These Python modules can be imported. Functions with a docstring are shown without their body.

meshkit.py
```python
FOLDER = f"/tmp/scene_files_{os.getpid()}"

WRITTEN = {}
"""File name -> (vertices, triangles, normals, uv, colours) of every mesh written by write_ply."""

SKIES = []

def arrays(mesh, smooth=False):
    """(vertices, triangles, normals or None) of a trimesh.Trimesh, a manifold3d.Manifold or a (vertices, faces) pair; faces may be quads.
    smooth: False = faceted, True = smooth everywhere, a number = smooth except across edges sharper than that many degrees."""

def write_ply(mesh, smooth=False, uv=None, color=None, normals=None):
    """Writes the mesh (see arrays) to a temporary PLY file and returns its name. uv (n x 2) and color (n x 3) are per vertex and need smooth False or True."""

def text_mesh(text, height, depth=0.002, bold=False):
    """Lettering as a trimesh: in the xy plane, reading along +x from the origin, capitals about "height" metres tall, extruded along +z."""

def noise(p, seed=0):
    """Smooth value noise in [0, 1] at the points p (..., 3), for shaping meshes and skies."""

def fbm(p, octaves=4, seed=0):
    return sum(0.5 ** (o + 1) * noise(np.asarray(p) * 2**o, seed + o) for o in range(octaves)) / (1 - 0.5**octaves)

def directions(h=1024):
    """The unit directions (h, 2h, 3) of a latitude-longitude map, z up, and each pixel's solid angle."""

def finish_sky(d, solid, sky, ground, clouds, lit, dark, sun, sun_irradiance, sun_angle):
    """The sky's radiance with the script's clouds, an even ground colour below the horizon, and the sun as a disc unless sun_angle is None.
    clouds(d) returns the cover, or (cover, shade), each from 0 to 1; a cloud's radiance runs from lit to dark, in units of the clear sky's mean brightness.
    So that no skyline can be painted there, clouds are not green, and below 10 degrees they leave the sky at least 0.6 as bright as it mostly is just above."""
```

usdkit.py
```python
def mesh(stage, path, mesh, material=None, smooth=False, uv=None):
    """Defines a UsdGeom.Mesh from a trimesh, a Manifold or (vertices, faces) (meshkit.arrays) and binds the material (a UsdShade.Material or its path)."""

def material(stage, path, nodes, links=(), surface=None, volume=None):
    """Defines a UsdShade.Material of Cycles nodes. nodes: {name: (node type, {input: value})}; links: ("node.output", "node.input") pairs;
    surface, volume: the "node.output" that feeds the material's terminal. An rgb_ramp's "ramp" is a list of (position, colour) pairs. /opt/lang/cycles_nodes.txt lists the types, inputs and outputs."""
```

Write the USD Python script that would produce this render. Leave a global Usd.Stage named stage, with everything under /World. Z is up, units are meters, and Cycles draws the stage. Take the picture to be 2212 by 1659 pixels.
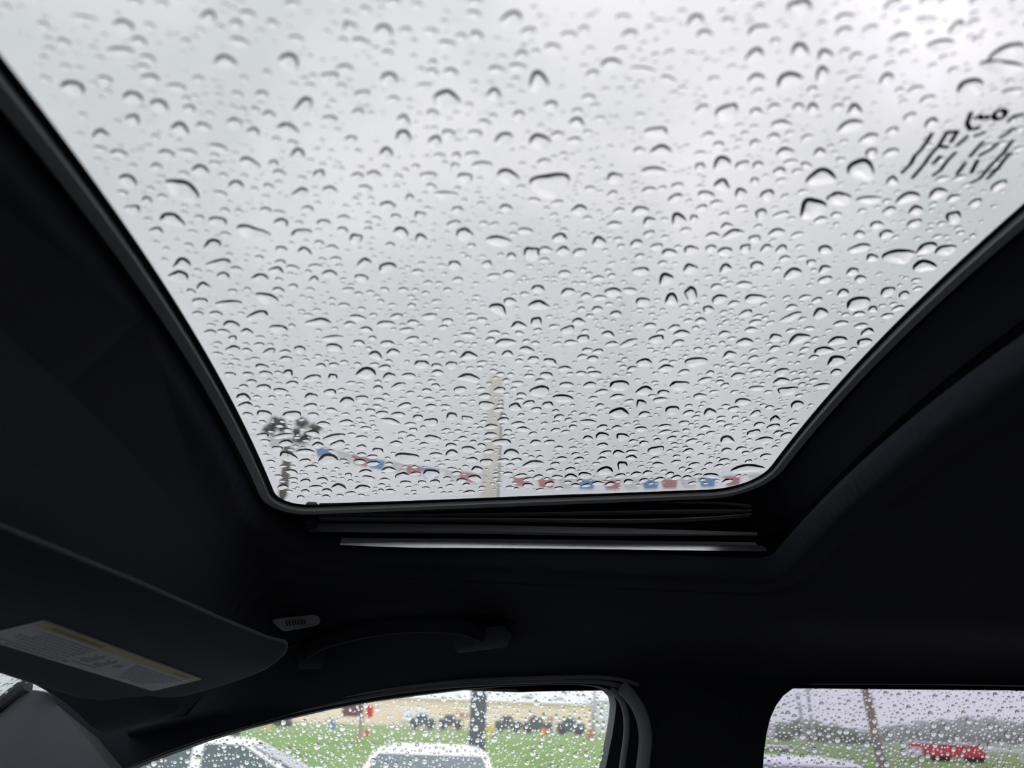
import math, random
import numpy as np, trimesh, manifold3d, usdkit, meshkit
from shapely.geometry import Polygon, LineString, Point, box as sbox
from shapely.ops import unary_union
from pxr import Usd, UsdGeom, UsdLux, UsdShade, Gf, Sdf, Vt

stage = Usd.Stage.CreateInMemory()
UsdGeom.SetStageUpAxis(stage, 'Z')
UsdGeom.SetStageMetersPerUnit(stage, 1.0)
UsdGeom.Xform.Define(stage, '/World')
UsdGeom.Scope.Define(stage, '/World/Looks')

# ------------------------------------------------------------------ camera
# x = towards the rear of the vehicle, y = towards its passenger side, z = up; lengths below are relative to the eye height H
H = 1.72
W, HT, F = 2212.0, 1659.0, 1662.0
YAW, PITCH, ROLL = 0.05279388, math.radians(23.7), 0.03656492
EXPOSURE = 0.0
fw = np.array([math.sin(YAW) * math.cos(PITCH), math.cos(YAW) * math.cos(PITCH), math.sin(PITCH)])
r0 = np.array([math.cos(YAW), -math.sin(YAW), 0.0])
u0 = np.cross(r0, fw)
rt = math.cos(ROLL) * r0 + math.sin(ROLL) * u0
up = math.cos(ROLL) * u0 - math.sin(ROLL) * r0
cam = UsdGeom.Camera.Define(stage, '/World/camera')
mm = Gf.Matrix4d(*rt, 0, *up, 0, *(-fw), 0, 0, 0, H, 1)
cam.AddTransformOp().Set(mm)
cam.CreateHorizontalApertureAttr(36.0)
cam.CreateVerticalApertureAttr(36.0 * HT / W)
cam.CreateFocalLengthAttr(36.0 * F / W)
cam.CreateFStopAttr(36.0 * F / W / 4.1)
cam.CreateFocusDistanceAttr(0.80)
cam.CreateClippingRangeAttr(Gf.Vec2f(0.02, 3000))
cam.CreateExposureAttr(EXPOSURE)

# ------------------------------------------------------------------ sky: overcast rain cloud, brighter where the sun stands behind it
SUN_DIR = (0.36, 0.42, 0.83)
sky = UsdLux.DomeLight.Define(stage, '/World/sky')
sky.CreateIntensityAttr(1.0)
usdkit.material(stage, '/World/Looks/sky_cloud', {
    'tc': ('texture_coordinate', {}),
    'nz': ('noise_texture', {'scale': 2.6, 'detail': 5.0, 'roughness': 0.5, 'distortion': 0.6}),
    'dot': ('vector_math', {'math_type': 'dot_product', 'vector2': SUN_DIR}),
    'glow': ('map_range', {'from_min': 0.80, 'from_max': 1.0, 'to_min': 0.0, 'to_max': 0.35, 'range_type': 'smoothstep', 'clamp': True}),
    'nn': ('math', {'math_type': 'multiply_add', 'value2': 1.35, 'value3': -0.25}),
    'sep': ('separate_xyz', {}),
    'elev': ('map_range', {'from_min': 0.12, 'from_max': 1.0, 'to_min': 0.97, 'to_max': 1.52, 'clamp': True}),
    'sum': ('math', {'math_type': 'add'}),
    'ramp': ('rgb_ramp', {'ramp': [(0.0, (0.86, 0.885, 0.92)), (0.35, (0.96, 0.985, 1.01)), (0.50, (1.06, 1.05, 1.09)), (0.75, (1.26, 1.22, 1.28)), (1.0, (1.60, 1.52, 1.60))]}),
    'bg': ('background_shader', {'strength': 1.0}),
}, [('tc.generated', 'nz.vector'), ('tc.generated', 'dot.vector1'), ('dot.value', 'glow.value'), ('nz.fac', 'nn.value1'),
    ('nn.value', 'sum.value1'), ('glow.result', 'sum.value2'), ('sum.value', 'ramp.fac'), ('ramp.color', 'bg.color'), ('tc.generated', 'sep.vector'), ('sep.z', 'elev.value'), ('elev.result', 'bg.strength')], surface='bg.background')
UsdShade.MaterialBindingAPI.Apply(sky.GetPrim()).Bind(UsdShade.Material.Get(stage, '/World/Looks/sky_cloud'))

# ------------------------------------------------------------------ helpers
LOC = np.array([0, 0, H])


def ray(px):
    px = np.atleast_2d(np.asarray(px, float))
    d = ((px[:, :1] - W / 2) / F) * rt - ((px[:, 1:2] - HT / 2) / F) * up + fw
    return d / np.linalg.norm(d, axis=1, keepdims=True)


def on_y(px, y):
    """The points of the picture's rays at the distance y to the side (car coordinates, from the eye)."""
    d = ray(px)
    return d * (np.asarray(y, float) / d[:, 1])[:, None] if np.ndim(y) else d * (y / d[:, 1:2])


def on_plane(px, p0, n):
    d = ray(px)
    n = np.asarray(n, float)
    return d * ((np.asarray(p0) @ n) / (d @ n))[:, None]


def on_height(px, fn, lo=0.25, hi=1.6):
    """First crossing of the rays with the height field z = fn(x, y)."""
    d = ray(px)
    out = []
    for q in d:
        ts = np.linspace(lo, hi, 500)
        P = q * ts[:, None]
        g = P[:, 2] - fn(P[:, 0], P[:, 1])
        i = np.nonzero(np.sign(g[1:]) != np.sign(g[:-1]))[0]
        if len(i) == 0:
            out.append(P[np.argmin(abs(g))])
            continue
        a, b = ts[i[0]], ts[i[0] + 1]
        ga = g[i[0]]
        for _ in range(30):
            m_ = (a + b) / 2
            gm = q[2] * m_ - fn(np.array([q[0] * m_]), np.array([q[1] * m_]))[0]
            if (gm > 0) == (ga > 0):
                a = m_
            else:
                b = m_
        out.append(q * a)
    return np.array(out)


USED = {}


def numbered(parent, name):
    k = (parent, name)
    n = USED.get(k, 0)
    USED[k] = n + 1
    return name if n == 0 else f'{name}_{n:03d}'


def tagp(p, label=None, cat=None, group=None, kind=None):
    for k, v in (('label', label), ('category', cat), ('group', group), ('kind', kind)):
        if v:
            p.SetCustomDataByKey(k, v)
    return p


ORIG = {}


def thing(name, label, cat, loc=(0, 0, 0), rotz=0.0, group=None, kind=None):
    """An Xform at the thing's base (world coordinates); its children are its parts."""
    path = '/World/' + numbered('/World', name)
    x = UsdGeom.Xform.Define(stage, path)
    x.AddTranslateOp().Set(Gf.Vec3d(*map(float, loc)))
    if rotz:
        x.AddRotateZOp().Set(math.degrees(rotz))
    tagp(x.GetPrim(), label, cat, group, kind)
    ORIG[path] = (np.asarray(loc, float), rotz)
    return path


def vf(m):
    if hasattr(m, 'to_mesh'):
        q = m.to_mesh()
        return np.asarray(q.vert_properties[:, :3], float), np.asarray(q.tri_verts)
    if isinstance(m, trimesh.Trimesh):
        return np.asarray(m.vertices), np.asarray(m.faces)
    v, f = np.asarray(m[0], float), np.asarray(m[1], int)
    if f.shape[1] == 4:
        f = np.vstack([f[:, [0, 1, 2]], f[:, [0, 2, 3]]])
    return v, f


def put(name, m, mat, parent='/World', smooth=30, car=False, local=False, **tags):
    """One Mesh prim. car: the mesh is in car coordinates (from the eye); otherwise world coordinates; local: already in the parent's frame."""
    v, f = vf(m)
    v = v.copy()
    if car:
        v = v + LOC
    base = '/'.join(parent.split('/')[:3])
    if not local and base in ORIG:
        o, rz = ORIG[base]
        v = v - o
    path = parent + '/' + numbered(parent, name)
    usdkit.mesh(stage, path, trimesh.Trimesh(v, f, process=False) if smooth is not False else (v, f), '/World/Looks/' + mat, smooth=smooth)
    if tags:
        tagp(stage.GetPrimAtPath(path), **tags)
    return path


def join(*ms):
    vs, fs, n = [], [], 0
    for m in ms:
        v, f = vf(m)
        vs.append(v)
        fs.append(f + n)
        n += len(v)
    return np.vstack(vs), np.vstack(fs)


def bx(x0, y0, z0, x1, y1, z1, bev=0.0):
    lo, hi = np.minimum((x0, y0, z0), (x1, y1, z1)), np.maximum((x0, y0, z0), (x1, y1, z1))
    if bev <= 0:
        m = trimesh.creation.box(extents=hi - lo)
        m.apply_translation((lo + hi) / 2)
        return vf(m)
    b = min(bev, 0.45 * float((hi - lo).min()))
    pts = []
    for sx in (0, 1):
        for sy in (0, 1):
            for sz in (0, 1):
                c = np.array([(lo, hi)[s][i] for i, s in enumerate((sx, sy, sz))])
                s = np.array([1 - 2 * sx, 1 - 2 * sy, 1 - 2 * sz]) * b
                for k in range(3):
                    q = c + s
                    q[k] = c[k]
                    pts.append(q)
    h = trimesh.convex.convex_hull(np.array(pts))
    return vf(h)


def xform(m, rotz=0.0, loc=(0, 0, 0)):
    v, f = vf(m)
    c, s = math.cos(rotz), math.sin(rotz)
    return v @ np.array([[c, s, 0], [-s, c, 0], [0, 0, 1.0]]) + np.asarray(loc, float), f


def sweep(path, prof, upv=(0, 0, 1), closed=False, scale=None):
    """A profile (n x 2: side, up) carried along a polyline; ends capped."""
    p = np.asarray(path, float)
    prof = np.asarray(prof, float)
    t = (np.roll(p, -1, 0) - np.roll(p, 1, 0)) if closed else np.gradient(p, axis=0)
    t /= np.linalg.norm(t, axis=1, keepdims=True)
    a = np.cross(t, np.asarray(upv, float))
    a /= np.linalg.norm(a, axis=1, keepdims=True)
    b = np.cross(a, t)
    sc = np.ones(len(p)) if scale is None else np.asarray(scale, float)
    v = p[:, None] + sc[:, None, None] * (prof[None, :, :1] * a[:, None] + prof[None, :, 1:] * b[:, None])
    n, k = len(p), len(prof)
    f = []
    for i in range(n if closed else n - 1):
        for j in range(k):
            i2, j2 = (i + 1) % n, (j + 1) % k
            f += [[i * k + j, i * k + j2, i2 * k + j2], [i * k + j, i2 * k + j2, i2 * k + j]]
    v = v.reshape(-1, 3)
    if not closed:
        c0, c1 = len(v), len(v) + 1
        v = np.vstack([v, v[:k].mean(0), v[(n - 1) * k:n * k].mean(0)])
        for j in range(k):
            f += [[c0, (j + 1) % k, j], [c1, (n - 1) * k + j, (n - 1) * k + (j + 1) % k]]
    return v, np.array(f)[:, ::-1]


def circle(r, n=10, sx=1.0, sy=1.0):
    a = np.arange(n) * 2 * np.pi / n
    return np.stack([np.cos(a) * r * sx, np.sin(a) * r * sy], 1)


def tube(path, r, n=10, **k):
    return sweep(path, circle(r, n), **k)


def smooth_path(pts, n=40):
    from scipy.interpolate import CubicSpline
    p = np.asarray(pts, float)
    s = np.r_[0, np.cumsum(np.linalg.norm(np.diff(p, axis=0), axis=1))]
    return CubicSpline(s, p)(np.linspace(0, s[-1], n))


def slab(poly, z0, z1, warp=None, step=None):
    """A shapely polygon as a solid between two heights, refined and warped: warp(points) -> points."""
    polys = [poly] if poly.geom_type == 'Polygon' else list(poly.geoms)
    loops = []
    for p in polys:
        loops.append(np.asarray(p.exterior.coords)[:-1])
        loops += [np.asarray(r.coords)[:-1] for r in p.interiors]
    cs = manifold3d.CrossSection(loops, manifold3d.FillRule.EvenOdd)
    m = manifold3d.Manifold.extrude(cs, z1 - z0).translate([0, 0, z0])
    if step:
        m = m.refine_to_length(step)
    v, f = vf(m)
    if warp is not None:
        v = warp(v)
    return v, f


def rrect(x0, x1, y0, y1, r, n=10, side=14):
    """A rounded rectangle as an n-point loop with matching numbering; r = radii at (x1,y1), (x0,y1), (x0,y0), (x1,y0)."""
    out = []
    cs = [((x1, y1), 0, r[0]), ((x0, y1), 90, r[1]), ((x0, y0), 180, r[2]), ((x1, y0), 270, r[3])]
    arcs = []
    for (cx, cy), a0, rr in cs:
        sx, sy = (-1 if cx == x1 else 1), (-1 if cy == y1 else 1)
        a = np.radians(np.linspace(a0, a0 + 90, n))
        arcs.append(np.stack([cx + sx * rr + rr * np.cos(a), cy + sy * rr + rr * np.sin(a)], 1))
    for i, a in enumerate(arcs):
        out.append(a)
        b = arcs[(i + 1) % 4][0]
        t = np.linspace(0, 1, side + 2)[1:-1, None]
        out.append(a[-1] * (1 - t) + b * t)
    return np.vstack(out)


# ------------------------------------------------------------------ materials
def principled(name, color, rough=0.6, metallic=0.0, spec=0.5, noise=None, bump=None, **kw):
    nodes = {'p': ('principled_bsdf', dict(roughness=rough, metallic=metallic, specular_ior_level=spec, **kw))}
    links = []
    if noise:
        sc, c2 = noise
        nodes['tc'] = ('texture_coordinate', {})
        nodes['n'] = ('noise_texture', {'scale': sc, 'detail': 4.0})
        nodes['r'] = ('rgb_ramp', {'ramp': [(0.3, color), (0.7, c2)]})
        links += [('tc.object', 'n.vector'), ('n.fac', 'r.fac'), ('r.color', 'p.base_color')]
    else:
        nodes['p'][1]['base_color'] = color
    if bump:
        sc, dist = bump
        nodes['tb'] = ('texture_coordinate', {})
        nodes['nb'] = ('noise_texture', {'scale': sc, 'detail': 2.0})
        nodes['b'] = ('bump', {'strength': 0.5, 'distance': dist})
        links += [('tb.object', 'nb.vector'), ('nb.fac', 'b.height'), ('b.normal', 'p.normal')]
    usdkit.material(stage, '/World/Looks/' + name, nodes, links, surface='p.BSDF')


def pane_mat(name, tint):
    usdkit.material(stage, '/World/Looks/' + name, {
        't': ('transparent_bsdf', {'color': tint}),
        'g': ('glossy_bsdf', {'color': (1, 1, 1), 'roughness': 0.0}),
        'w': ('layer_weight', {'blend': 0.5}),
        'pw': ('math', {'math_type': 'power', 'value2': 5.0}),
        'f': ('math', {'math_type': 'multiply_add', 'value2': 0.92, 'value3': 0.035}),
        'm': ('mix_closure', {}),
    }, [('w.facing', 'pw.value1'), ('pw.value', 'f.value1'), ('f.value', 'm.fac'), ('t.BSDF', 'm.closure1'), ('g.BSDF', 'm.closure2')], surface='m.closure')


def sq(c, k=0.5):
    return tuple(v ** k for v in c)


pane_mat('sunroof_glass', sq((0.55, 0.563, 0.568)))      # each of the two faces takes the root of the tint
pane_mat('front_glass', sq((0.93, 0.97, 0.97)))
pane_mat('privacy_glass', sq((0.60, 0.585, 0.66)))
pane_mat('clear_glass', sq((0.86, 0.92, 0.93)))
# water lying on thick glass: light totally reflected inside it is trapped in the pane, so the surface only refracts
usdkit.material(stage, '/World/Looks/water_film', {'g': ('refraction_bsdf', {'color': (1, 1, 1), 'roughness': 0.0, 'IOR': 1.333})}, [], surface='g.BSDF')
usdkit.material(stage, '/World/Looks/water', {'g': ('glass_bsdf', {'color': (1, 1, 1), 'roughness': 0.0, 'IOR': 1.333})}, [], surface='g.BSDF')
usdkit.material(stage, '/World/Looks/headliner_fabric', {
    'tc': ('texture_coordinate', {}),
    'w': ('noise_texture', {'scale': 1400.0, 'detail': 1.0}),
    'r': ('rgb_ramp', {'ramp': [(0.3, (0.020, 0.022, 0.032)), (0.7, (0.032, 0.034, 0.047))]}),
    'b': ('bump', {'strength': 0.3, 'distance': 0.0006}),
    'p': ('principled_bsdf', {'roughness': 0.95, 'specular_ior_level': 0.15, 'sheen_weight': 0.08, 'sheen_roughness': 0.4}),
}, [('tc.object', 'w.vector'), ('w.fac', 'r.fac'), ('r.color', 'p.base_color'), ('w.fac', 'b.height'), ('b.normal', 'p.normal')], surface='p.BSDF')
usdkit.material(stage, '/World/Looks/pillar_fabric', {
    'tc': ('texture_coordinate', {}),
    'w': ('wave_texture', {'scale': 190.0, 'bands_direction': 'diagonal', 'distortion': 1.2, 'detail': 1.0}),
    'r': ('rgb_ramp', {'ramp': [(0.2, (0.050, 0.050, 0.058)), (0.8, (0.064, 0.064, 0.073))]}),
    'b': ('bump', {'strength': 0.2, 'distance': 0.0003}),
    'p': ('principled_bsdf', {'roughness': 0.9, 'specular_ior_level': 0.2}),
}, [('tc.object', 'w.vector'), ('w.fac', 'r.fac'), ('r.color', 'p.base_color'), ('w.fac', 'b.height'), ('b.normal', 'p.normal')], surface='p.BSDF')
principled('visor_vinyl', (0.048, 0.052, 0.070), 0.75, spec=0.3, bump=(900.0, 0.0004))
principled('black_plastic', (0.012, 0.013, 0.022), 0.55, spec=0.3)
principled('handle_plastic', (0.010, 0.011, 0.017), 0.7, spec=0.14)
principled('frit_black', (0.004, 0.004, 0.006), 0.6, spec=0.2)
principled('mark_grey', (0.05, 0.05, 0.055), 0.7)
principled('flap_grey', (0.24, 0.245, 0.26), 0.5)
principled('edge_grey', (0.55, 0.555, 0.56), 0.45, spec=0.5)
principled('rubber', (0.30, 0.30, 0.31), 0.42, spec=0.6)
principled('seal_rubber', (0.15, 0.15, 0.165), 0.5, spec=0.5)
principled('silver_strip', (0.92, 0.92, 0.95), 0.2, metallic=1.0)
principled('dull_strip', (0.34, 0.34, 0.34), 0.5, spec=0.5)
principled('cover_grey', (0.46, 0.47, 0.49), 0.6)
principled('label_white', (0.86, 0.84, 0.90), 0.6)
principled('label_yellow', (0.80, 0.66, 0.34), 0.6)
principled('label_ink', (0.46, 0.46, 0.50), 0.6)
principled('label_brown', (0.46, 0.37, 0.22), 0.6)
principled('cabin_black', (0.010, 0.010, 0.013), 0.8, spec=0.2)
principled('seat_grey', (0.46, 0.46, 0.50), 0.8, spec=0.2)
principled('roof_paint', (0.004, 0.004, 0.006), 0.9, spec=0.0)
# outside
principled('asphalt', (0.075, 0.078, 0.08), 0.75, noise=(3.0, (0.11, 0.112, 0.115)))
principled('grass', (0.11, 0.18, 0.055), 0.9, noise=(0.35, (0.20, 0.285, 0.10)), spec=0.1)
principled('white_paint', (0.82, 0.83, 0.86), 0.25, coat_weight=0.6)
principled('silver_paint', (0.40, 0.42, 0.45), 0.3, coat_weight=0.6)
principled('car_glass', (0.05, 0.07, 0.08), 0.08, spec=0.9)
principled('tyre', (0.02, 0.02, 0.02), 0.8)
principled('wheel_metal', (0.45, 0.45, 0.46), 0.35, metallic=0.8)
principled('lamp_red', (0.45, 0.02, 0.02), 0.3)
principled('lamp_clear', (0.7, 0.7, 0.7), 0.2)
principled('tan_siding', (0.88, 0.67, 0.46), 0.8, noise=(0.2, (0.92, 0.72, 0.52)))
principled('roof_pale', (0.60, 0.60, 0.62), 0.7)
principled('base_dark', (0.07, 0.07, 0.075), 0.8)
principled('white_siding', (0.62, 0.63, 0.68), 0.7)
principled('sign_white', (0.80, 0.76, 0.80), 0.5)
principled('sign_ink', (0.10, 0.08, 0.08), 0.6)
principled('sign_orange', (0.75, 0.38, 0.06), 0.6)
principled('maroon', (0.16, 0.07, 0.08), 0.6)
principled('bright_red', (0.62, 0.035, 0.06), 0.5)
principled('trailer_red', (0.55, 0.05, 0.07), 0.5)
principled('flag_red', (0.62, 0.30, 0.33), 0.8)
principled('flag_blue', (0.22, 0.40, 0.66), 0.8)
principled('flag_white', (0.84, 0.84, 0.86), 0.8)
principled('cord', (0.35, 0.34, 0.34), 0.8)
principled('steel_grey', (0.10, 0.115, 0.13), 0.6)
principled('cream_paint', (0.86, 0.81, 0.72), 0.7)
principled('wood_pole', (0.22, 0.17, 0.15), 0.9, noise=(2.0, (0.30, 0.24, 0.21)))
principled('pole_grey', (0.42, 0.42, 0.45), 0.7)
principled('bark_grey', (0.12, 0.10, 0.095), 0.9, noise=(4.0, (0.20, 0.165, 0.155)))
principled('palm_leaf', (0.075, 0.075, 0.065), 0.8, noise=(5.0, (0.12, 0.115, 0.10)))
principled('post_tan', (0.40, 0.28, 0.23), 0.8)
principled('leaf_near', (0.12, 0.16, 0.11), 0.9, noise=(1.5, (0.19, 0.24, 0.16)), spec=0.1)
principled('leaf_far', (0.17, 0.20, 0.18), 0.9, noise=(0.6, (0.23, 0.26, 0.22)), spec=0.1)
principled('hill_grey', (0.19, 0.20, 0.21), 1.0, noise=(0.15, (0.22, 0.235, 0.24)), spec=0.0)
principled('orange_plastic', (0.80, 0.25, 0.03), 0.5)
principled('yellow_plastic', (0.62, 0.48, 0.12), 0.5)
principled('dark_blue_paint', (0.035, 0.06, 0.08), 0.3)
principled('charcoal_paint', (0.04, 0.04, 0.045), 0.3)
principled('rust_brown', (0.42, 0.20, 0.09), 0.7)
principled('blue_plastic', (0.12, 0.18, 0.42), 0.5)
principled('pale_block', (0.62, 0.56, 0.55), 0.8)

# ------------------------------------------------------------------ the vehicle's shape
GZ, GK, GS, GX = 0.22835, 0.279, 0.0914, -0.181


def zg(x, y):      # upper face of the tilted sunroof glass
    return GZ - GK * (y - 0.36) ** 2 + GS * (x - GX)


def zr(y):         # closed roof line
    return GZ - GK * (y - 0.36) ** 2


def sstep(a, b, t):
    t = np.clip((t - a) / (b - a), 0, 1)
    return t * t * (3 - 2 * t)


EDGE_X = [-0.52, -0.387, -0.315, -0.22, -0.108, 0.007, 0.114, 0.2, 0.3, 0.464, 0.759, 1.6]
EDGE_Z = [-0.118, -0.066, -0.039, -0.009, 0.018, 0.037, 0.046, 0.05, 0.055, 0.062, 0.070, 0.075]
LIP = rrect(-0.197, 0.32, -0.08, 0.795, (0.02, 0.088, 0.06, 0.02))
LIP_P = Polygon(LIP)


def zc0(y):
    d = np.abs(y - 0.36)
    return 0.198 - 0.279 * d ** 2 - 0.31 * np.maximum(0, d - 0.40) ** 2


def zc(x, y):      # underside of the headliner
    u = -0.205 - x
    drop = 0.115 * sstep(-0.004, 0.085, u) + 0.22 * np.maximum(0, u - 0.03)
    w = sstep(0.86, 1.03, y)
    e = np.interp(x, EDGE_X, EDGE_Z) + 0.006
    return (1 - w) * (zc0(y) - drop) + w * (zc0(y) + e - zc0(1.05))


def warp_ceiling(v):
    v = v.copy()
    import shapely
    d = shapely.distance(shapely.points(v[:, :2]), LIP_P.exterior)
    r = 0.015
    dd = np.clip(r - d, 0, r)
    lift = r - np.sqrt(np.maximum(0, r * r - dd * dd))
    z = v[:, 2].copy()
    v[:, 2] = zc(v[:, 0], v[:, 1]) + z + lift
    return v


FRONT_CUT = Polygon([(-0.6, 0.66), (-0.36, 0.66), (-0.36, 0.95), (-0.42, 1.2), (-0.6, 1.2)])
ceil_poly = sbox(-0.43, -0.34, 1.6, 1.055).difference(LIP_P).difference(FRONT_CUT)
ring = LIP_P.buffer(0.035).difference(LIP_P)
inner_ring = slab(ring, 0, 0.006, warp_ceiling, 0.006)
outer_part = slab(ceil_poly.difference(LIP_P.buffer(0.0348)), 0, 0.006, warp_ceiling, 0.03)
put('ceiling', join(inner_ring, outer_part), 'headliner_fabric', car=True, smooth=50, kind='structure', label='black woven fabric headliner around the sunroof opening')

# outer roof skin, with the opening the glass panel lifts from
SEAT = rrect(-0.21, 0.33, -0.10, 0.80, (0.05, 0.05, 0.05, 0.05))


def warp_roof(v):
    v = v.copy()
    x, y = v[:, 0], v[:, 1]
    d = np.abs(y - 0.36)
    z = GZ - 0.279 * d ** 2 - 0.6 * np.maximum(0, d - 0.46) ** 2 - 0.5 * np.maximum(0, -0.26 - x)
    v[:, 2] = np.maximum(z + v[:, 2], zc(x, y) + 0.010 + v[:, 2])
    return v


put('roof', slab(sbox(-0.44, -0.36, 1.62, 1.09).difference(Polygon(SEAT)).difference(FRONT_CUT), 0.0, 0.006, warp_roof, 0.03), 'roof_paint', car=True, smooth=40, kind='structure', label='dark painted outer roof skin of the vehicle')

# ------------------------------------------------------------------ walls of the cabin: doors, pillars, windows
WY, WT = 1.06, 0.045      # inner face of the side windows at z = 0, thickness of the door frame
LEAN = 0.12


def wy(z):
    return WY - LEAN * z


def on_window(px):
    return on_plane(px, (0, WY, 0), (0, 1, LEAN))


win1_px = [(200, 1700), (280, 1659), (350, 1632), (430, 1603), (520, 1576), (600, 1556), (700, 1533), (800, 1515), (900, 1501), (1000, 1489), (1100, 1481), (1180, 1478),
           (1255, 1478), (1290, 1482), (1315, 1490), (1327, 1502), (1331, 1520), (1329, 1545), (1322, 1590), (1312, 1640), (1300, 1700)]
win2_px = [(1640, 1720), (1648, 1659), (1651, 1620), (1656, 1585), (1664, 1552), (1676, 1525), (1692, 1503), (1712, 1488), (1732, 1480), (1755, 1477), (1900, 1477), (2050, 1478), (2212, 1481), (2600, 1487)]
w1 = on_window(win1_px)[:, [0, 2]]
w2 = on_window(win2_px)[:, [0, 2]]
BEL = -0.42      # belt line
win1 = Polygon(np.vstack([w1, [[0.10, BEL], [-0.95, BEL], [-0.88, w1[0, 1] - 0.24]]]))
win2 = Polygon(np.vstack([w2, [[0.98, BEL], [0.41, BEL]]]))


def side_warp(v):      # (x, z, depth) -> car coordinates on the leaning side
    return np.stack([v[:, 0], wy(v[:, 1]) + v[:, 2], v[:, 1]], 1)


top_line = [(x, z + 0.075) for x, z in zip(EDGE_X, EDGE_Z)]


def side_poly(x0, x1):
    xs = [x for x in np.linspace(x0, x1, 24)]
    return Polygon([(x, float(np.interp(x, EDGE_X, EDGE_Z)) + 0.03 - (0.9 * max(0, -0.42 - x))) for x in xs] + [(x1, -1.2), (x0, -1.2)])


def flip(m):
    v, f = m
    return v, f[:, ::-1]


put('door_1', flip(slab(side_poly(-1.0, 0.245).difference(win1), 0, WT, side_warp, 0.12)), 'black_plastic', car=True, kind='structure', label='black front passenger door frame around the arched window')
put('trim_1', flip(slab(side_poly(0.240, 0.364), -0.002, WT, side_warp, 0.1)), 'black_plastic', car=True, kind='structure', label='wide black trim of the centre pillar between both side windows')
put('door_2', flip(slab(side_poly(0.36, 1.6).difference(win2), 0, WT, side_warp, 0.12)), 'black_plastic', car=True, kind='structure', label='black rear door frame around the darker tinted window')
GY0, GY1 = 0.030, 0.034
put('window_1', flip(slab(win1.buffer(0.004), GY0, GY1, side_warp)), 'front_glass', car=True, smooth=False, kind='structure', label='clear front passenger window covered in small raindrops')
put('window_2', flip(slab(win2.buffer(0.004), GY0, GY1, side_warp)), 'privacy_glass', car=True, smooth=False, kind='structure', label='smoke tinted rear passenger window speckled with fine raindrops')

# windscreen and the shell that closes the cabin
ws_a, ws_b = np.array([-0.425, 0.062]), np.array([-1.25, -0.50])      # (x, z) of header and cowl
ws_n = np.array([-(ws_b - ws_a)[1], 0, (ws_b - ws_a)[0]]) * -1.0
ws_n /= np.linalg.norm(ws_n)


def quad_slab(a, b, y0, y1, t):
    d = np.array([-(b - a)[1], (b - a)[0]])
    d = d / np.linalg.norm(d) * t
    P = [np.array([q[0], y, q[1]]) for y in (y0, y1) for q in (a, b, b + d, a + d)]
    return vf(trimesh.convex.convex_hull(np.array(P)))


put('window_3', quad_slab(ws_a, ws_b, -0.30, 1.12, 0.005), 'clear_glass', car=True, smooth=False, kind='structure', label='sloping windscreen, a wet corner of it showing at the far left')
put('floor', bx(-1.7, -0.40, -1.24, 1.62, 1.2, -1.2), 'cabin_black', car=True, smooth=False, kind='structure', label='black carpeted cabin floor')
put('wall_front', join(bx(-1.72, -0.40, -1.22, -1.68, 1.2, -0.46), bx(-1.70, -0.38, -0.50, -1.05, 1.15, -0.46)), 'seat_grey', car=True, smooth=False, kind='structure', label='light grey dashboard and firewall under the windscreen')
put('wall_rear', bx(1.60, -0.40, -1.22, 1.64, 1.12, 0.14), 'cabin_black', car=True, smooth=False, kind='structure', label='black rear wall of the cabin')
left = Polygon([(-1.7, -1.2), (1.62, -1.2), (1.62, 0.12), (-0.30, 0.12), (-0.52, 0.06), (-1.05, -0.42), (-1.7, -0.46)])
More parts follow.
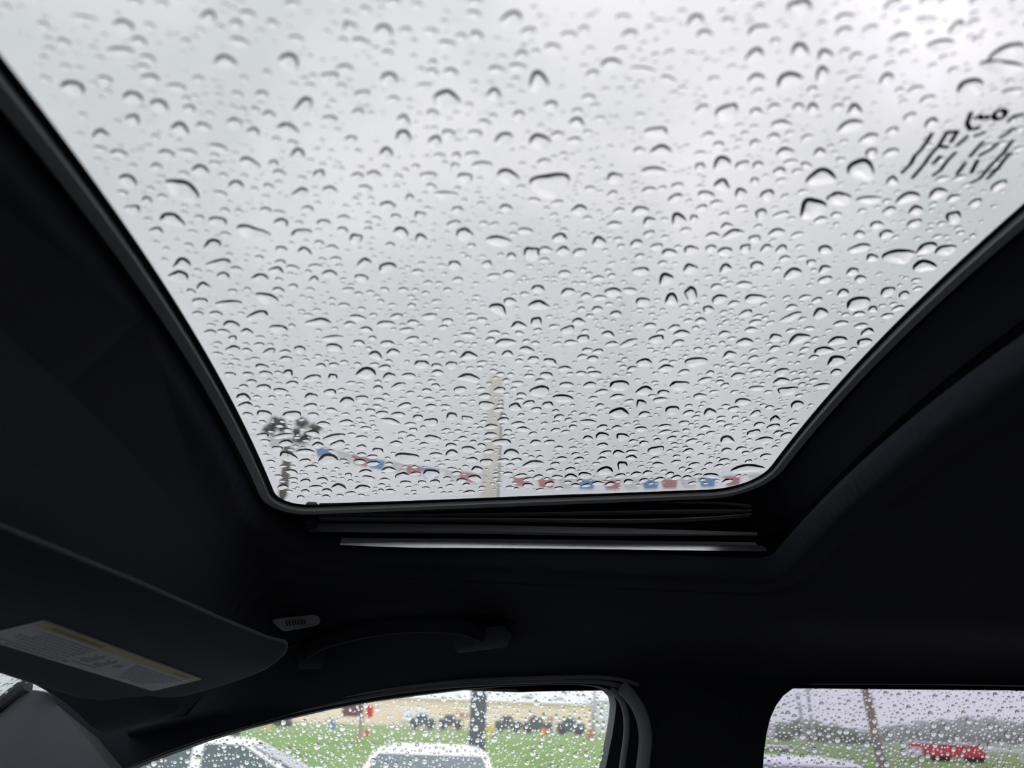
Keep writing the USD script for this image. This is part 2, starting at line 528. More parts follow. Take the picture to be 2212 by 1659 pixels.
lhole = Polygon([(-0.9, -0.42), (0.2, -0.42), (0.18, 0.02), (-0.28, 0.02), (-0.45, -0.05)])
lw = lambda v: np.stack([v[:, 0], -0.36 - v[:, 2] * 1.0, v[:, 1]], 1)
put('wall_left', slab(left.difference(lhole), 0, 0.04, lw), 'cabin_black', car=True, smooth=False, kind='structure', label='black driver side door wall with its window')
put('window_4', slab(lhole, 0.015, 0.019, lw), 'front_glass', car=True, smooth=False, kind='structure', label='driver side window glass')

# fabric cover of the windscreen pillar, bottom left of the photo
def pil(px):
    return on_plane(px, (-0.40, 0.955, 0), (0.35, 1, 0.0))


pp = pil([(52, 1489), (70, 1491), (103, 1497), (140, 1541), (190, 1600), (240, 1662), (330, 1775), (-60, 1775), (-160, 1640), (-100, 1600), (0, 1531), (28, 1508)])
n_ = np.array([0.35, 1, 0.0]) / math.hypot(0.35, 1)
Pc = Polygon(pp[:, [0, 2]]).buffer(-0.004).buffer(0.004)


def pil_warp(v):
    x, z, dpt = v[:, 0], v[:, 1], v[:, 2]
    import shapely
    d = shapely.distance(shapely.points(np.stack([x, z], 1)), Pc.exterior)
    bul = 0.010 * (1 - np.clip(1 - d / 0.05, 0, 1) ** 2) + 0.0
    y = 0.955 - 0.35 * (x + 0.40) + dpt - np.where(dpt < 0.001, bul, 0)
    return np.stack([x, y, z], 1)


put('trim_2', flip(slab(Pc, 0, 0.03, pil_warp, 0.012)), 'pillar_fabric', car=True, smooth=50, kind='structure', label='grey woven fabric cover of the windscreen pillar, bottom left')
edge = pil([(62, 1479), (45, 1490), (20, 1510), (0, 1526), (-60, 1573), (-160, 1640)]) - n_ * 0.002
put('trim_3', tube(smooth_path(edge, 24), 0.0085, 8), 'frit_black', car=True, kind='structure', label='black rubber edge between windscreen and pillar cover')
# black board that closes the corner between pillar, visor and door frame
cor = on_plane([(103, 1494), (60, 1470), (200, 1440), (420, 1490), (640, 1440), (700, 1520), (600, 1550), (430, 1598), (350, 1627), (280, 1655), (200, 1700), (150, 1760), (260, 1690), (190, 1606)], (-0.40, 0.985, 0), (-0.30, 1, 0.0))
cor_p = Polygon(cor[:, [0, 2]]).buffer(0)
put('trim_4', flip(slab(cor_p, 0, 0.012, lambda v: np.stack([v[:, 0], 0.985 + 0.30 * (v[:, 0] + 0.40) + v[:, 2], v[:, 1]], 1), 0.05)), 'headliner_fabric', car=True, kind='structure', label='black trim corner between pillar cover, sun visor and door frame')

# weatherstrips of the front door
def strip(px, y, prof, mat, label, name='weatherstrip'):
    P = smooth_path(on_plane(px, (0, y, 0), (0, 1, LEAN)), 60)
    return put(name, sweep(P, prof, upv=(0, -1, 0)), mat, '/World/' + SEAL, car=True, smooth=60)


SEAL = thing('door_seal', 'black double rubber door seal running along the arched front window', 'door seal', (-0.1, WY, H)).split('/')[-1]
strip([(262, 1655), (330, 1626), (430, 1590), (520, 1563), (600, 1543), (720, 1517), (860, 1493), (1000, 1479), (1130, 1472), (1250, 1470), (1310, 1474), (1350, 1486)], 1.052, circle(0.0032, 8), 'seal_rubber', None, 'upper_bead')
strip([(250, 1642), (330, 1610), (430, 1577), (520, 1550), (600, 1531), (720, 1507), (860, 1485), (1000, 1471), (1130, 1465), (1250, 1462), (1330, 1466), (1380, 1480)], 1.046, circle(0.0026, 8), 'seal_rubber', None, 'outer_bead')
strip([(1320, 1489), (1338, 1506), (1350, 1532), (1354, 1565), (1352, 1600), (1347, 1635), (1340, 1700), (1322, 1820), (1300, 1950)], 1.046, circle(0.0042, 8), 'flap_grey', None, 'side_bead')
strip([(1342, 1484), (1362, 1504), (1380, 1532), (1391, 1565), (1394, 1600), (1391, 1635), (1383, 1700), (1366, 1820), (1345, 1950)], 1.036, circle(0.0085, 12, 1.0, 0.7), 'flap_grey', None, 'side_flap')

# ------------------------------------------------------------------ sunroof: tilted glass, frame, glazing mark
GL = rrect(-0.181, 0.291, -0.06, 0.741, (0.045, 0.030, 0.03, 0.03))
GLP = Polygon(GL)
top_warp = lambda off: (lambda v: np.stack([v[:, 0], v[:, 1], zg(v[:, 0], v[:, 1]) + v[:, 2] + off], 1))
roofx = thing('sunroof', 'tilted sunroof of tinted glass in a slim black frame, overhead', 'sunroof', (0.05, 0.36, H + 0.25))
put('glass_pane', slab(GLP.buffer(0.011), -0.0045, 0.0, top_warp(0), 0.02), 'sunroof_glass', roofx, car=True, smooth=30, label='tinted sunroof glass')
put('black_border', slab(GLP.buffer(0.012).difference(GLP), -0.0052, -0.0046, top_warp(0), 0.015), 'frit_black', roofx, car=True, label='black border band of the glass')
put('edge_strip', slab(GLP.buffer(0.0118).difference(GLP.buffer(0.0042)), -0.0088, -0.0052, top_warp(0), 0.015), 'edge_grey', roofx, car=True, smooth=20, label='grey carrier strip under the glass edge')
put('rim_seal', slab(GLP.buffer(0.0150).difference(GLP.buffer(0.0120)), -0.0092, 0.0012, top_warp(0), 0.015), 'frit_black', roofx, car=True, smooth=20, label='black rubber rim seal')
mk = [[(350, 1230), (480, 1100), (540, 980), (640, 880), (740, 740), (800, 640)], [(510, 1310), (680, 1110), (790, 950), (910, 820), (1040, 610), (1190, 605), (1100, 760)],
      [(830, 1270), (930, 1200), (1040, 1050), (1160, 930)], [(1190, 1250), (1310, 1090)], [(1410, 1230), (1500, 1050)], [(1540, 970), (1700, 880), (1800, 790)],
      [(1860, 690), (1950, 640), (2040, 560)], [(1420, 1380), (1530, 1330), (1700, 1130), (1900, 930), (2030, 750)], [(1660, 1320), (1800, 1190), (1900, 1050), (2000, 940)],
      [(1200, 810), (1340, 680)], [(1390, 980), (1480, 880), (1580, 770)], [(830, 1090), (920, 990)], [(910, 830), (1040, 845)], [(1470, 670), (1600, 620)],
      [(1400, 320), (1340, 480), (1390, 575), (1520, 540)], [(1470, 400), (1540, 360), (1570, 410), (1640, 370), (1660, 400)], [(1980, 440), (2060, 370), (2190, 345)]]
marks = []
for s in mk:
    q = on_height([(1900 + a * 0.14105, 200 + b * 0.14105) for a, b in s], lambda x, y: zg(x, y) - 0.005)
    marks.append(LineString(q[:, :2]).buffer(0.0011, quad_segs=3))
q = on_height([(1900 + (1840 + 95 * math.cos(a) * math.cos(0.45) + 62 * math.sin(a) * math.sin(0.45)) * 0.14105, 200 + (345 - 95 * math.cos(a) * math.sin(0.45) + 62 * math.sin(a) * math.cos(0.45)) * 0.14105) for a in np.linspace(0, 6.283, 24)], lambda x, y: zg(x, y) - 0.005)
marks.append(LineString(q[:, :2]).buffer(0.0012))
put('glazing_mark', slab(unary_union(marks), -0.0048, -0.0046, top_warp(0)), 'mark_grey', roofx, car=True, smooth=False, label='smeared black printed glazing mark near the rear edge')

# the housing between glass and headliner, its silver guide strip
cas = thing('sunroof_housing', 'black housing of the sunroof opening with a thin bright silver strip along its side', 'sunroof housing', (0.05, 0.36, H + 0.18))
A = rrect(-0.193, 0.303, -0.072, 0.753, (0.05, 0.035, 0.03, 0.03))
B = rrect(-0.2125, 0.345, -0.095, 0.812, (0.03, 0.085, 0.06, 0.03))
Lp = LIP.copy()
loops = [np.c_[A, zg(A[:, 0], A[:, 1]) - 0.001], np.c_[B, np.maximum(zr(B[:, 1]) + 0.004, zg(A[:, 0], A[:, 1]) * 0.35 + 0.65 * zr(B[:, 1]))], np.c_[B, zc0(B[:, 1]) + 0.02], np.c_[Lp, zc0(Lp[:, 1]) + 0.0265]]
v = np.vstack(loops)
n = len(A)
f = [[i * n + j, i * n + (j + 1) % n, (i + 1) * n + (j + 1) % n, (i + 1) * n + j] for i in range(len(loops) - 1) for j in range(n)]
put('housing_wall', (v, np.array(f)), 'black_plastic', cas, car=True, smooth=40)
hx = on_y([(735, 1169), (800, 1170), (1000, 1171), (1300, 1174), (1655, 1179)], 0.788)
ca, sa = math.cos(math.radians(24)), math.sin(math.radians(24))
put('guide_strip', sweep(smooth_path(hx - np.array([0, 0, 0.0030]), 24), [(0.0006, -0.0030), (-0.0006, 0.0032), (-0.005, 0.003), (-0.005, -0.0028)], scale=np.clip(0.25 + np.arange(24) / 5, 0, 1)), 'silver_strip', cas, car=True, smooth=False, label='bright silver guide strip')
put('upper_strip', sweep(smooth_path(hx + np.array([0, 0.004, 0.0018]), 12), [(0.001, -0.0028), (-0.0010, 0.0028), (-0.006, 0.0028), (-0.006, -0.0028)]), 'dull_strip', cas, car=True, smooth=False, label='dull grey strip above the silver one')
put('side_rail', sweep(on_y([(668, 1138), (1000, 1141), (1300, 1147), (1635, 1153)], 0.775), [(0.003, -0.0035), (0.001, 0.0035), (-0.004, 0.0045), (-0.004, -0.0045)], scale=[1, 1, 1, 0.4]), 'seal_rubber', cas, car=True, smooth=False, label='dark grey side rail')

# bellows: three rubber folds fanning out where the glass is raised
bel = thing('sunroof_bellows', 'black pleated rubber bellows closing the gap under the raised sunroof glass', 'bellows', (0.08, 0.77, H + 0.19))
folds = [[(690, 1109), (900, 1103), (1150, 1093), (1350, 1087), (1500, 1086), (1590, 1089), (1622, 1093)],
         [(690, 1114), (900, 1112), (1150, 1109), (1350, 1105), (1500, 1103), (1590, 1103), (1622, 1103)],
         [(690, 1119), (900, 1120), (1150, 1122), (1350, 1124), (1500, 1120), (1590, 1114), (1622, 1111)]]
for fo in folds:
    P = smooth_path(on_y(fo, 0.767), 40)
    put('fold', sweep(P, np.array([(0.0022, -0.0007), (0.0027, 0.0), (0.0022, 0.0007), (-0.008, 0.0012), (-0.008, -0.0012)])), 'rubber', bel, car=True, smooth=70)
back = [smooth_path(on_y([(a, b + o) for a, b in fo], 0.779), 30) for fo, o in ((folds[0], -22), (folds[0], 0), (folds[1], 0), (folds[2], 0), (folds[2], 18))]
v = np.vstack(back)
f = [[i * 30 + j, i * 30 + j + 1, (i + 1) * 30 + j + 1, (i + 1) * 30 + j] for i in range(4) for j in range(29)]
put('backing_sheet', (v, np.array(f)), 'frit_black', bel, car=True, smooth=60)
e = on_y([(683, 1090), (683, 1140)], 0.764)
put('end_cap', bx(e[0, 0] - 0.010, 0.760, e[1, 2], e[0, 0] + 0.002, 0.785, e[0, 2] + 0.002, 0.002), 'black_plastic', bel, car=True)

# ------------------------------------------------------------------ sun visor with its warning label
VS, VT = 0.2017, -0.1512
zv = lambda x, y: 0.026 + VS * (x + 0.227) + VT * (y - 0.75)      # its lower face
vn = np.array([-VS, -VT, 1.0])
on_visor = lambda px: on_plane(px, (-0.227, 0.75, 0.026), vn)
vis = thing('sun_visor', 'dark grey sun visor folded up against the headliner, bottom left', 'sun visor', (-0.3, 0.6, H + 0.05))
vp = on_visor([(617, 1408), (619, 1420), (610, 1434), (585, 1452), (540, 1470), (470, 1492), (400, 1511), (350, 1514), (310, 1510), (260, 1515), (210, 1521), (150, 1513), (60, 1487), (-60, 1450), (-260, 1400), (-560, 1300), (-420, 1090), (-150, 1120), (60, 1200), (300, 1292), (470, 1362), (570, 1400), (600, 1408)])[:, :2]
VP = Polygon(vp).buffer(-0.012, 24).buffer(0.022, 24).buffer(-0.010, 24)
REAR = LineString(np.vstack([vp[-6:], vp[:1]]))


def ring_panel(poly, lower, upper, n=140, rho=(1.0, 0.985, 0.965, 0.94, 0.91, 0.87, 0.82, 0.75, 0.66, 0.55, 0.42, 0.28, 0.14)):
    """A panel with an even skin: rings from the outline to the middle, lower and upper face given as point functions."""
    o = np.array([poly.exterior.interpolate(t, normalized=True).coords[0] for t in np.linspace(0, 1, n, endpoint=False)])
    c = o.mean(0)
    rings = [c + (o - c) * r for r in rho]
    k = len(rho)
    lo = np.vstack(rings + [c[None]])
    V = np.vstack([lower(lo), upper(lo)])
    m = len(lo)
    F = []
    for s, base in ((0, 0), (1, m)):
        for a_ in range(k - 1):
            for j_ in range(n):
                q = [base + a_ * n + j_, base + a_ * n + (j_ + 1) % n, base + (a_ + 1) * n + (j_ + 1) % n, base + (a_ + 1) * n + j_]
                t = [[q[0], q[1], q[2]], [q[0], q[2], q[3]]]
                F += t if s else [x[::-1] for x in t]
        for j_ in range(n):
            t = [base + (k - 1) * n + j_, base + (k - 1) * n + (j_ + 1) % n, base + k * n]
            F.append(t if s else t[::-1])
    for j_ in range(n):
        q = [j_, (j_ + 1) % n, m + (j_ + 1) % n, m + j_]
        F += [[q[0], q[1], q[2]], [q[0], q[2], q[3]]]
    return V, np.array(F)


def vis_low(p):
    import shapely
    P = shapely.points(p)
    d, dr = shapely.distance(P, VP.exterior), shapely.distance(P, REAR)
    lift = 0.008 * np.clip(1 - dr / 0.055, 0, 1) ** 2
    lift = np.maximum(lift, 0.007 * np.clip(1 - d / 0.012, 0, 1) ** 2)
    return np.c_[p, zv(p[:, 0], p[:, 1]) + lift]


def vis_top(p):
    import shapely
    q = np.clip(1 - shapely.distance(shapely.points(p), VP.exterior) / 0.055, 0, 1)
    lo = vis_low(p)
    lo[:, 2] += 0.0025 + 0.016 * (1 - q ** 2)
    return lo


put('visor_panel', ring_panel(VP, vis_low, vis_top), 'visor_vinyl', vis, car=True, smooth=60)
lab = on_visor([(437, 1466), (100, 1340), (0, 1357), (330, 1491)])
LA, LB, LC = lab[0, :2], lab[1, :2], lab[3, :2]      # far rear corner, near rear corner, far front corner
lu, lv = (LB - LA), (LC - LA)
LLEN, LWID = 0.2186, float(np.linalg.norm(lv))
lu = lu / np.linalg.norm(lu) * LLEN


def lab_pt(a, b):      # a: 0 far end .. 1 near end, b: 0 rear edge .. 1 front edge
    return LA + a * lu + b * lv


def lab_poly(a0, a1, b0, b1):
    return Polygon([lab_pt(a0, b0), lab_pt(a1, b0), lab_pt(a1, b1), lab_pt(a0, b1)])


vw = lambda v: np.stack([v[:, 0], v[:, 1], zv(v[:, 0], v[:, 1]) + v[:, 2]], 1)
lab_path = put('warning_label', slab(lab_poly(0, 1, 0, 1).buffer(-0.003).buffer(0.003), -0.0008, 0.0, vw), 'label_white', vis, car=True, smooth=False, label='pale printed warning label')
put('header_band', slab(lab_poly(0.004, 0.996, 0.01, 0.20).buffer(-0.002).buffer(0.002), -0.0010, -0.0007, vw), 'label_yellow', lab_path, car=True, smooth=False, label='yellow header band')
rng = np.random.default_rng(7)


def bars(spans, gap=0.006):
    out = []
    for a0, a1, b, h in spans:
        a = a0
        while a < a1 - 0.004:
            w = min(rng.uniform(0.008, 0.028), a1 - a)
            out.append(lab_poly(a, a + w, b - h * rng.uniform(0.7, 1) / 2, b + h * rng.uniform(0.7, 1) / 2))
            a += w + gap
    return unary_union(out)


lines = [(0.045 + 0.010 * k, 0.40 - 0.012 * k, 0.30 + 0.068 * k, 0.032) for k in range(9)]
lines += [(0.64 - 0.0 * k, 0.965 - rng.uniform(0, 0.07), 0.30 + 0.088 * k, 0.040) for k in range(8)]
put('printed_text', slab(bars(lines), -0.0010, -0.0007, vw), 'label_ink', lab_path, car=True, smooth=False, kind='stuff', label='rows of small grey print')
put('header_text', slab(bars([(0.07, 0.19, 0.11, 0.075), (0.66, 0.93, 0.11, 0.10)], 0.004), -0.0012, -0.0009, vw), 'label_brown', lab_path, car=True, smooth=False, kind='stuff', label='grey brown lettering on the yellow band')
pic = []
for a, b, s in ((0.465, 0.56, 1.0), (0.545, 0.54, 1.0)):      # two seated-passenger pictograms: seat, body, arm and a struck-out circle
    pic += [lab_poly(a, a + 0.012, b - 0.13, b + 0.16), lab_poly(a, a + 0.045, b + 0.12, b + 0.18), LineString([lab_pt(a + 0.018, b - 0.10), lab_pt(a + 0.030, b + 0.08), lab_pt(a + 0.052, b + 0.10)]).buffer(0.0018),
            Point(lab_pt(a + 0.020, b - 0.16)).buffer(0.0017), LineString([lab_pt(a + 0.024, b - 0.06), lab_pt(a + 0.046, b - 0.10)]).buffer(0.0010)]
pic += [Point(lab_pt(0.425, 0.52)).buffer(0.0042).difference(Point(lab_pt(0.425, 0.52)).buffer(0.0031)), lab_poly(0.405, 0.445, 0.50, 0.54), lab_poly(0.46, 0.60, 0.80, 0.83), lab_poly(0.60, 0.63, 0.86, 0.92)]
put('pictogram', slab(unary_union(pic), -0.0010, -0.0007, vw), 'label_ink', lab_path, car=True, smooth=False, label='small grey seat and airbag pictograms')

# ------------------------------------------------------------------ grab handle and vent cover on the headliner above the door
def on_ceiling(px, off=0.0):
    return on_height(px, lambda x, y: zc(x, y) - off, 0.6, 1.3)


hnd = thing('grab_handle', 'black arched grab handle above the front passenger window', 'grab handle', (0.0, 0.95, H + 0.07))
hp = on_ceiling([(655, 1412), (700, 1386), (760, 1368), (840, 1354), (920, 1349), (980, 1352), (1040, 1372)], 0.022)
put('handle_bar', sweep(smooth_path(hp, 40), circle(0.0085, 12, 0.8, 1.0)), 'handle_plastic', hnd, car=True, smooth=60)
for px in ([(645, 1398), (700, 1392), (709, 1405), (707, 1432), (692, 1446), (645, 1445)], [(975, 1362), (1090, 1352), (1105, 1372), (1095, 1398), (1050, 1404), (990, 1412), (981, 1400)]):
    q0 = on_ceiling(px, 0.020)
    q1 = on_ceiling(px, -0.002)
    h = vf(trimesh.convex.convex_hull(np.vstack([q0 * 0.999, q1, q0.mean(0)[None] * 0.995])))
    put('mount', h, 'handle_plastic', hnd, car=True, smooth=40)
rc = on_ceiling([(612, 1402), (700, 1367), (800, 1345), (900, 1336), (1000, 1333), (1080, 1336), (1112, 1350)], 0.002)
put('recess_edge', tube(smooth_path(rc, 30), 0.0022, 8), 'frit_black', hnd, car=True, smooth=60)
vent = thing('vent_cover', 'small pale grey slotted cover set in the headliner beside the visor', 'vent cover', tuple(on_ceiling([(640, 1346)])[0] + LOC))
cp = [(586, 1340), (592, 1336), (640, 1331), (681, 1327), (690, 1331), (693, 1340), (690, 1349), (680, 1353), (640, 1360), (615, 1365), (606, 1362), (590, 1346)]
q0, q1 = on_ceiling(cp, 0.005), on_ceiling(cp, -0.001)
m0 = q0.mean(0)
put('cover', vf(trimesh.convex.convex_hull(np.vstack([q1, m0 + (q0 - m0) * 0.88]))), 'cover_grey', vent, car=True, smooth=20)
for k in range(7):
    x0 = 616 + 6.4 * k
    s = on_ceiling([(x0, 1341 - 0.4 * k), (x0 + 3.2, 1340.5 - 0.4 * k), (x0 + 6.2, 1352 - 0.8 * k), (x0 + 3.6, 1352.5 - 0.8 * k)], 0.0085)
    s2 = s + ray([(640, 1346)])[0] * 0.004
    put('slot', vf(trimesh.convex.convex_hull(np.vstack([s, s2]))), 'frit_black', vent, car=True, smooth=False)



# ------------------------------------------------------------------ outside: lot, grass, cars, pole, pennants, buildings, trees
def G(px, y):
    """World point of a picture ray at the distance y to the side."""
    return (on_y([px], y)[0] + LOC)


put('ground', bx(-60, -60, -0.4, 80, 15.5, 0.0), 'asphalt', smooth=False, kind='structure', label='wet grey asphalt of the parking lot')
gx, gy = np.meshgrid(np.linspace(-160, 330, 50), np.concatenate([[15.5, 17.5, 20, 26, 34, 44, 58, 76, 100, 130, 170, 230, 320]]), indexing='ij')
gz = 0.35 * meshkit.fbm(np.stack([gx * 0.05, gy * 0.05, gx * 0], -1), 3) - 0.1 + 0.4 * sstep(60, 140, gy)
gz[:, 0] = -0.05
v = np.stack([gx, gy, gz], -1).reshape(-1, 3)
ny = gy.shape[1]
f = [[i * ny + j, (i + 1) * ny + j, (i + 1) * ny + j + 1, i * ny + j + 1] for i in range(49) for j in range(ny - 1)]
put('grass_field', (v, np.array(f)), 'grass', smooth=True, kind='structure', label='green grass field beyond the parked cars')


def make_car(name, label, loc, rotz, paint, group=None, L=4.6, Wd=1.84, Ht=1.47, tall=0.0, hatch=False):
    """A parked car; its length runs along x, the front towards -x."""
    t = thing(name, label, 'car', loc, rotz, group)
    h = Wd / 2
    belt = 0.92 + tall * 0.5
    low = trimesh.convex.convex_hull(np.array([(sx, sy * s, z) for sy in (-1, 1) for sx, s, z in ((-L / 2, h * 0.82, 0.35), (-L / 2, h * 0.86, 0.62), (-L / 2 + 0.35, h, 0.30), (-L / 2 + 0.25, h * 0.9, 0.80 + tall * 0.3), (-L / 2 + 1.2, h * 0.97, belt), (L / 2 - 0.5, h * 0.95, belt + 0.03), (L / 2 - 0.3, h, 0.30), (L / 2, h * 0.88, 0.45), (L / 2 - 0.05, h * 0.86, 0.85 + tall * 0.3))]))
    put('body', low, paint, t, local=True, smooth=35)
    x0, x1 = -L / 2 + 1.15, L / 2 - (0.25 if hatch else 0.55)
    x2, x3 = x0 + 0.80, x1 - (0.45 if hatch else 0.85)
    hb, ht = h * 0.93, h * 0.66
    green = trimesh.convex.convex_hull(np.array([(x, s * y, z) for s in (-1, 1) for x, y, z in ((x0, hb, belt - 0.05), (x1, hb, belt - 0.05), (x2, ht + 0.04, Ht - 0.07), (x3, ht + 0.04, Ht - 0.08), (x2 + 0.12, ht - 0.05, Ht - 0.03), (x3 - 0.12, ht - 0.05, Ht - 0.03), ((x2 + x3) / 2, ht * 0.7, Ht))]))
    put('cabin', green, paint, t, local=True, smooth=30)

    def glass(nm, q, push):
        q = np.asarray(q, float)
        c = q.mean(0)
        nrm = np.cross(q[1] - q[0], q[2] - q[0])
        nrm /= np.linalg.norm(nrm)
        if nrm @ (c - np.array([(x0 + x1) / 2, 0, belt - 0.3])) < 0:
            nrm = -nrm
        p = c + (q - c) * 0.90
        put(nm, trimesh.convex.convex_hull(np.vstack([p - nrm * 0.03, p + nrm * push])), 'car_glass', t, local=True, smooth=False)

    e = 0.07
    glass('windscreen', [(x0, -hb, belt), (x0, hb, belt), (x2, ht + 0.04, Ht - e), (x2, -ht - 0.04, Ht - e)], 0.006)
    glass('rear_window', [(x1, -hb, belt), (x1, hb, belt), (x3, ht + 0.04, Ht - e), (x3, -ht - 0.04, Ht - e)], 0.006)
    for s in (-1, 1):
        xm = (x0 + x1) / 2
        xt = (x2 + x3) / 2
        glass('side_window', [(x0 + 0.12, s * hb, belt), (xm - 0.03, s * hb, belt), (xt - 0.03, s * (ht + 0.04), Ht - e), (x2 + 0.05, s * (ht + 0.04), Ht - e)], 0.006)
        glass('side_window', [(xm + 0.03, s * hb, belt), (x1 - 0.15, s * hb, belt), (x3 - 0.06, s * (ht + 0.04), Ht - e), (xt + 0.03, s * (ht + 0.04), Ht - e)], 0.006)
        m = bx(x0 + 0.32, s * (h * 0.95), belt - 0.02, x0 + 0.47, s * (h + 0.16), belt + 0.13, 0.04)
        put('mirror', m, paint, t, local=True)
        put('headlight', bx(-L / 2 - 0.01, s * h * 0.45, 0.60, -L / 2 + 0.2, s * h * 0.84, 0.74, 0.03), 'lamp_clear', t, local=True)
        put('tail_light', bx(L / 2 - 0.2, s * h * 0.5, 0.70, L / 2 + 0.01, s * h * 0.86, 0.84, 0.03), 'lamp_red', t, local=True)
        for wx in (-L / 2 + 0.85, L / 2 - 0.85):
            w = trimesh.creation.cylinder(radius=0.33, height=0.22, sections=28)
            w.apply_transform(trimesh.transformations.rotation_matrix(math.pi / 2, (1, 0, 0)))
            w.apply_translation((wx, s * (h - 0.10), 0.33))
            wp = put('wheel', w, 'tyre', t, local=True, smooth=40)
            r = trimesh.creation.cylinder(radius=0.20, height=0.03, sections=20)
            r.apply_transform(trimesh.transformations.rotation_matrix(math.pi / 2, (1, 0, 0)))
            r.apply_translation((wx, s * (h + 0.015), 0.33))
            put('rim', r, 'wheel_metal', wp, local=True, smooth=40)
    return t


def car_at(px, y):
    p = G(px, y)
    return float(p[0])


make_car('car', 'white car parked nose on in the middle of the front window', (car_at((925, 1640), 9.0), 9.9, 0), math.pi / 2, 'white_paint', L=4.3, Wd=1.84, Ht=1.44, hatch=True)
make_car('car', 'white sedan seen from its side at the left of the front window', (car_at((745, 1640), 12.6) - 2.36, 13.0, 0), 0.06, 'white_paint', L=4.7, Wd=1.8, Ht=1.38)
make_car('car', 'silver car whose curved roof shows at the bottom of the rear window', (car_at((1795, 1655), 9.6), 10.6, 0), math.pi / 2, 'silver_paint', L=4.6, Wd=1.9, Ht=1.44)

# tall pole: dark square steel below, cream above
PY = 14.0
pb, pm, pt = G((1030, 1600), PY), G((1052, 1130), PY), G((1071, 814), PY)
pole = thing('sign_pole', 'tall square pole, dark grey below and cream above, behind the white car', 'pole', (pb[0], PY, 0))


def post(a, b, wa, wb, dep=None):
    """A square-section post from a to b."""
    a, b = np.asarray(a, float), np.asarray(b, float)
    P = []
    for c, w in ((a, wa), (b, wb)):
        for sx in (-1, 1):
            for sy in (-1, 1):
                P.append(c + np.array([sx * w / 2, sy * (dep or w) / 2, 0]))
    return vf(trimesh.convex.convex_hull(np.array(P)))


k0 = pb + (pb - pm) * (pb[2] / (pm[2] - pb[2]))
put('lower_shaft', post(np.array([k0[0], PY, -0.02]), pm, 0.27, 0.27), 'steel_grey', pole, smooth=False, label='dark grey lower shaft')
put('upper_shaft', post(pm + np.array([0.05, 0, 0]) * 0, pt, 0.34, 0.25), 'cream_paint', pole, smooth=False, label='cream upper shaft')
put('side_channel', post(pm + np.array([0.16, 0.02, 0]), pt + np.array([0.13, 0.02, -0.5]), 0.07, 0.06, 0.2), 'steel_grey', pole, smooth=False, label='dark channel along the right edge')
put('base_plate', bx(k0[0] - 0.3, PY - 0.3, -0.03, k0[0] + 0.3, PY + 0.3, 0.03, 0.01), 'steel_grey', pole)

# pennants
def pennants(label, cord_px, flags, y, name='pennant_string'):
    P = smooth_path([G(p, y) if len(p) == 2 else G(p[:2], p[2]) for p in cord_px], 50)
    o = P[len(P) // 2]
    t = thing(name, label, 'pennant string', tuple(o))
    put('cord', tube(P, 0.006, 6), 'cord', t)
    for px, col in flags:
        q = G(px, y)
        i = int(np.argmin(abs(P[:, 0] - q[0])))
        i = min(max(i, 1), len(P) - 2)
        tdir = P[i + 1] - P[i - 1]
        tdir /= np.linalg.norm(tdir)
        top = P[i]
        a, b = top - tdir * 0.16, top + tdir * 0.16
        c = top + np.array([0.02, 0.02, -0.17])
        c1, c2 = c - tdir * 0.12, c + tdir * 0.12
        yo = np.array([0, 0.003, 0])
        put('pennant', trimesh.convex.convex_hull(np.array([a - yo, b - yo, c1 - yo, c2 - yo, a + yo, b + yo, c1 + yo, c2 + yo])), 'flag_' + col, t, smooth=False)


pennants('string of red white and blue pennants sagging left of the tall pole', [(540, 938), (620, 952), (700, 968), (800, 990), (900, 1007), (1010, 1021), (1048, 1026, 13.86)],
         [((592, 950), 'white'), ((640, 960), 'white'), ((700, 970), 'blue'), ((740, 980), 'white'), ((776, 988), 'red'), ((816, 995), 'blue'), ((853, 1000), 'white'), ((890, 1006), 'red'), ((934, 1012), 'blue'), ((972, 1018), 'white'), ((1010, 1022), 'red')], 13.2)
pennants('string of red white and blue pennants right of the tall pole', [(1066, 1025, 13.86), (1130, 1030), (1250, 1036), (1400, 1036), (1520, 1032), (1700, 1020)],
         [((1130, 1030), 'red'), ((1185, 1032), 'red'), ((1228, 1034), 'white'), ((1270, 1036), 'blue'), ((1326, 1036), 'red'), ((1362, 1036), 'white'), ((1402, 1036), 'blue'), ((1442, 1036), 'red'), ((1486, 1034), 'white'), ((1530, 1033), 'blue'), ((1580, 1030), 'red'), ((1630, 1026), 'white')], 13.2)

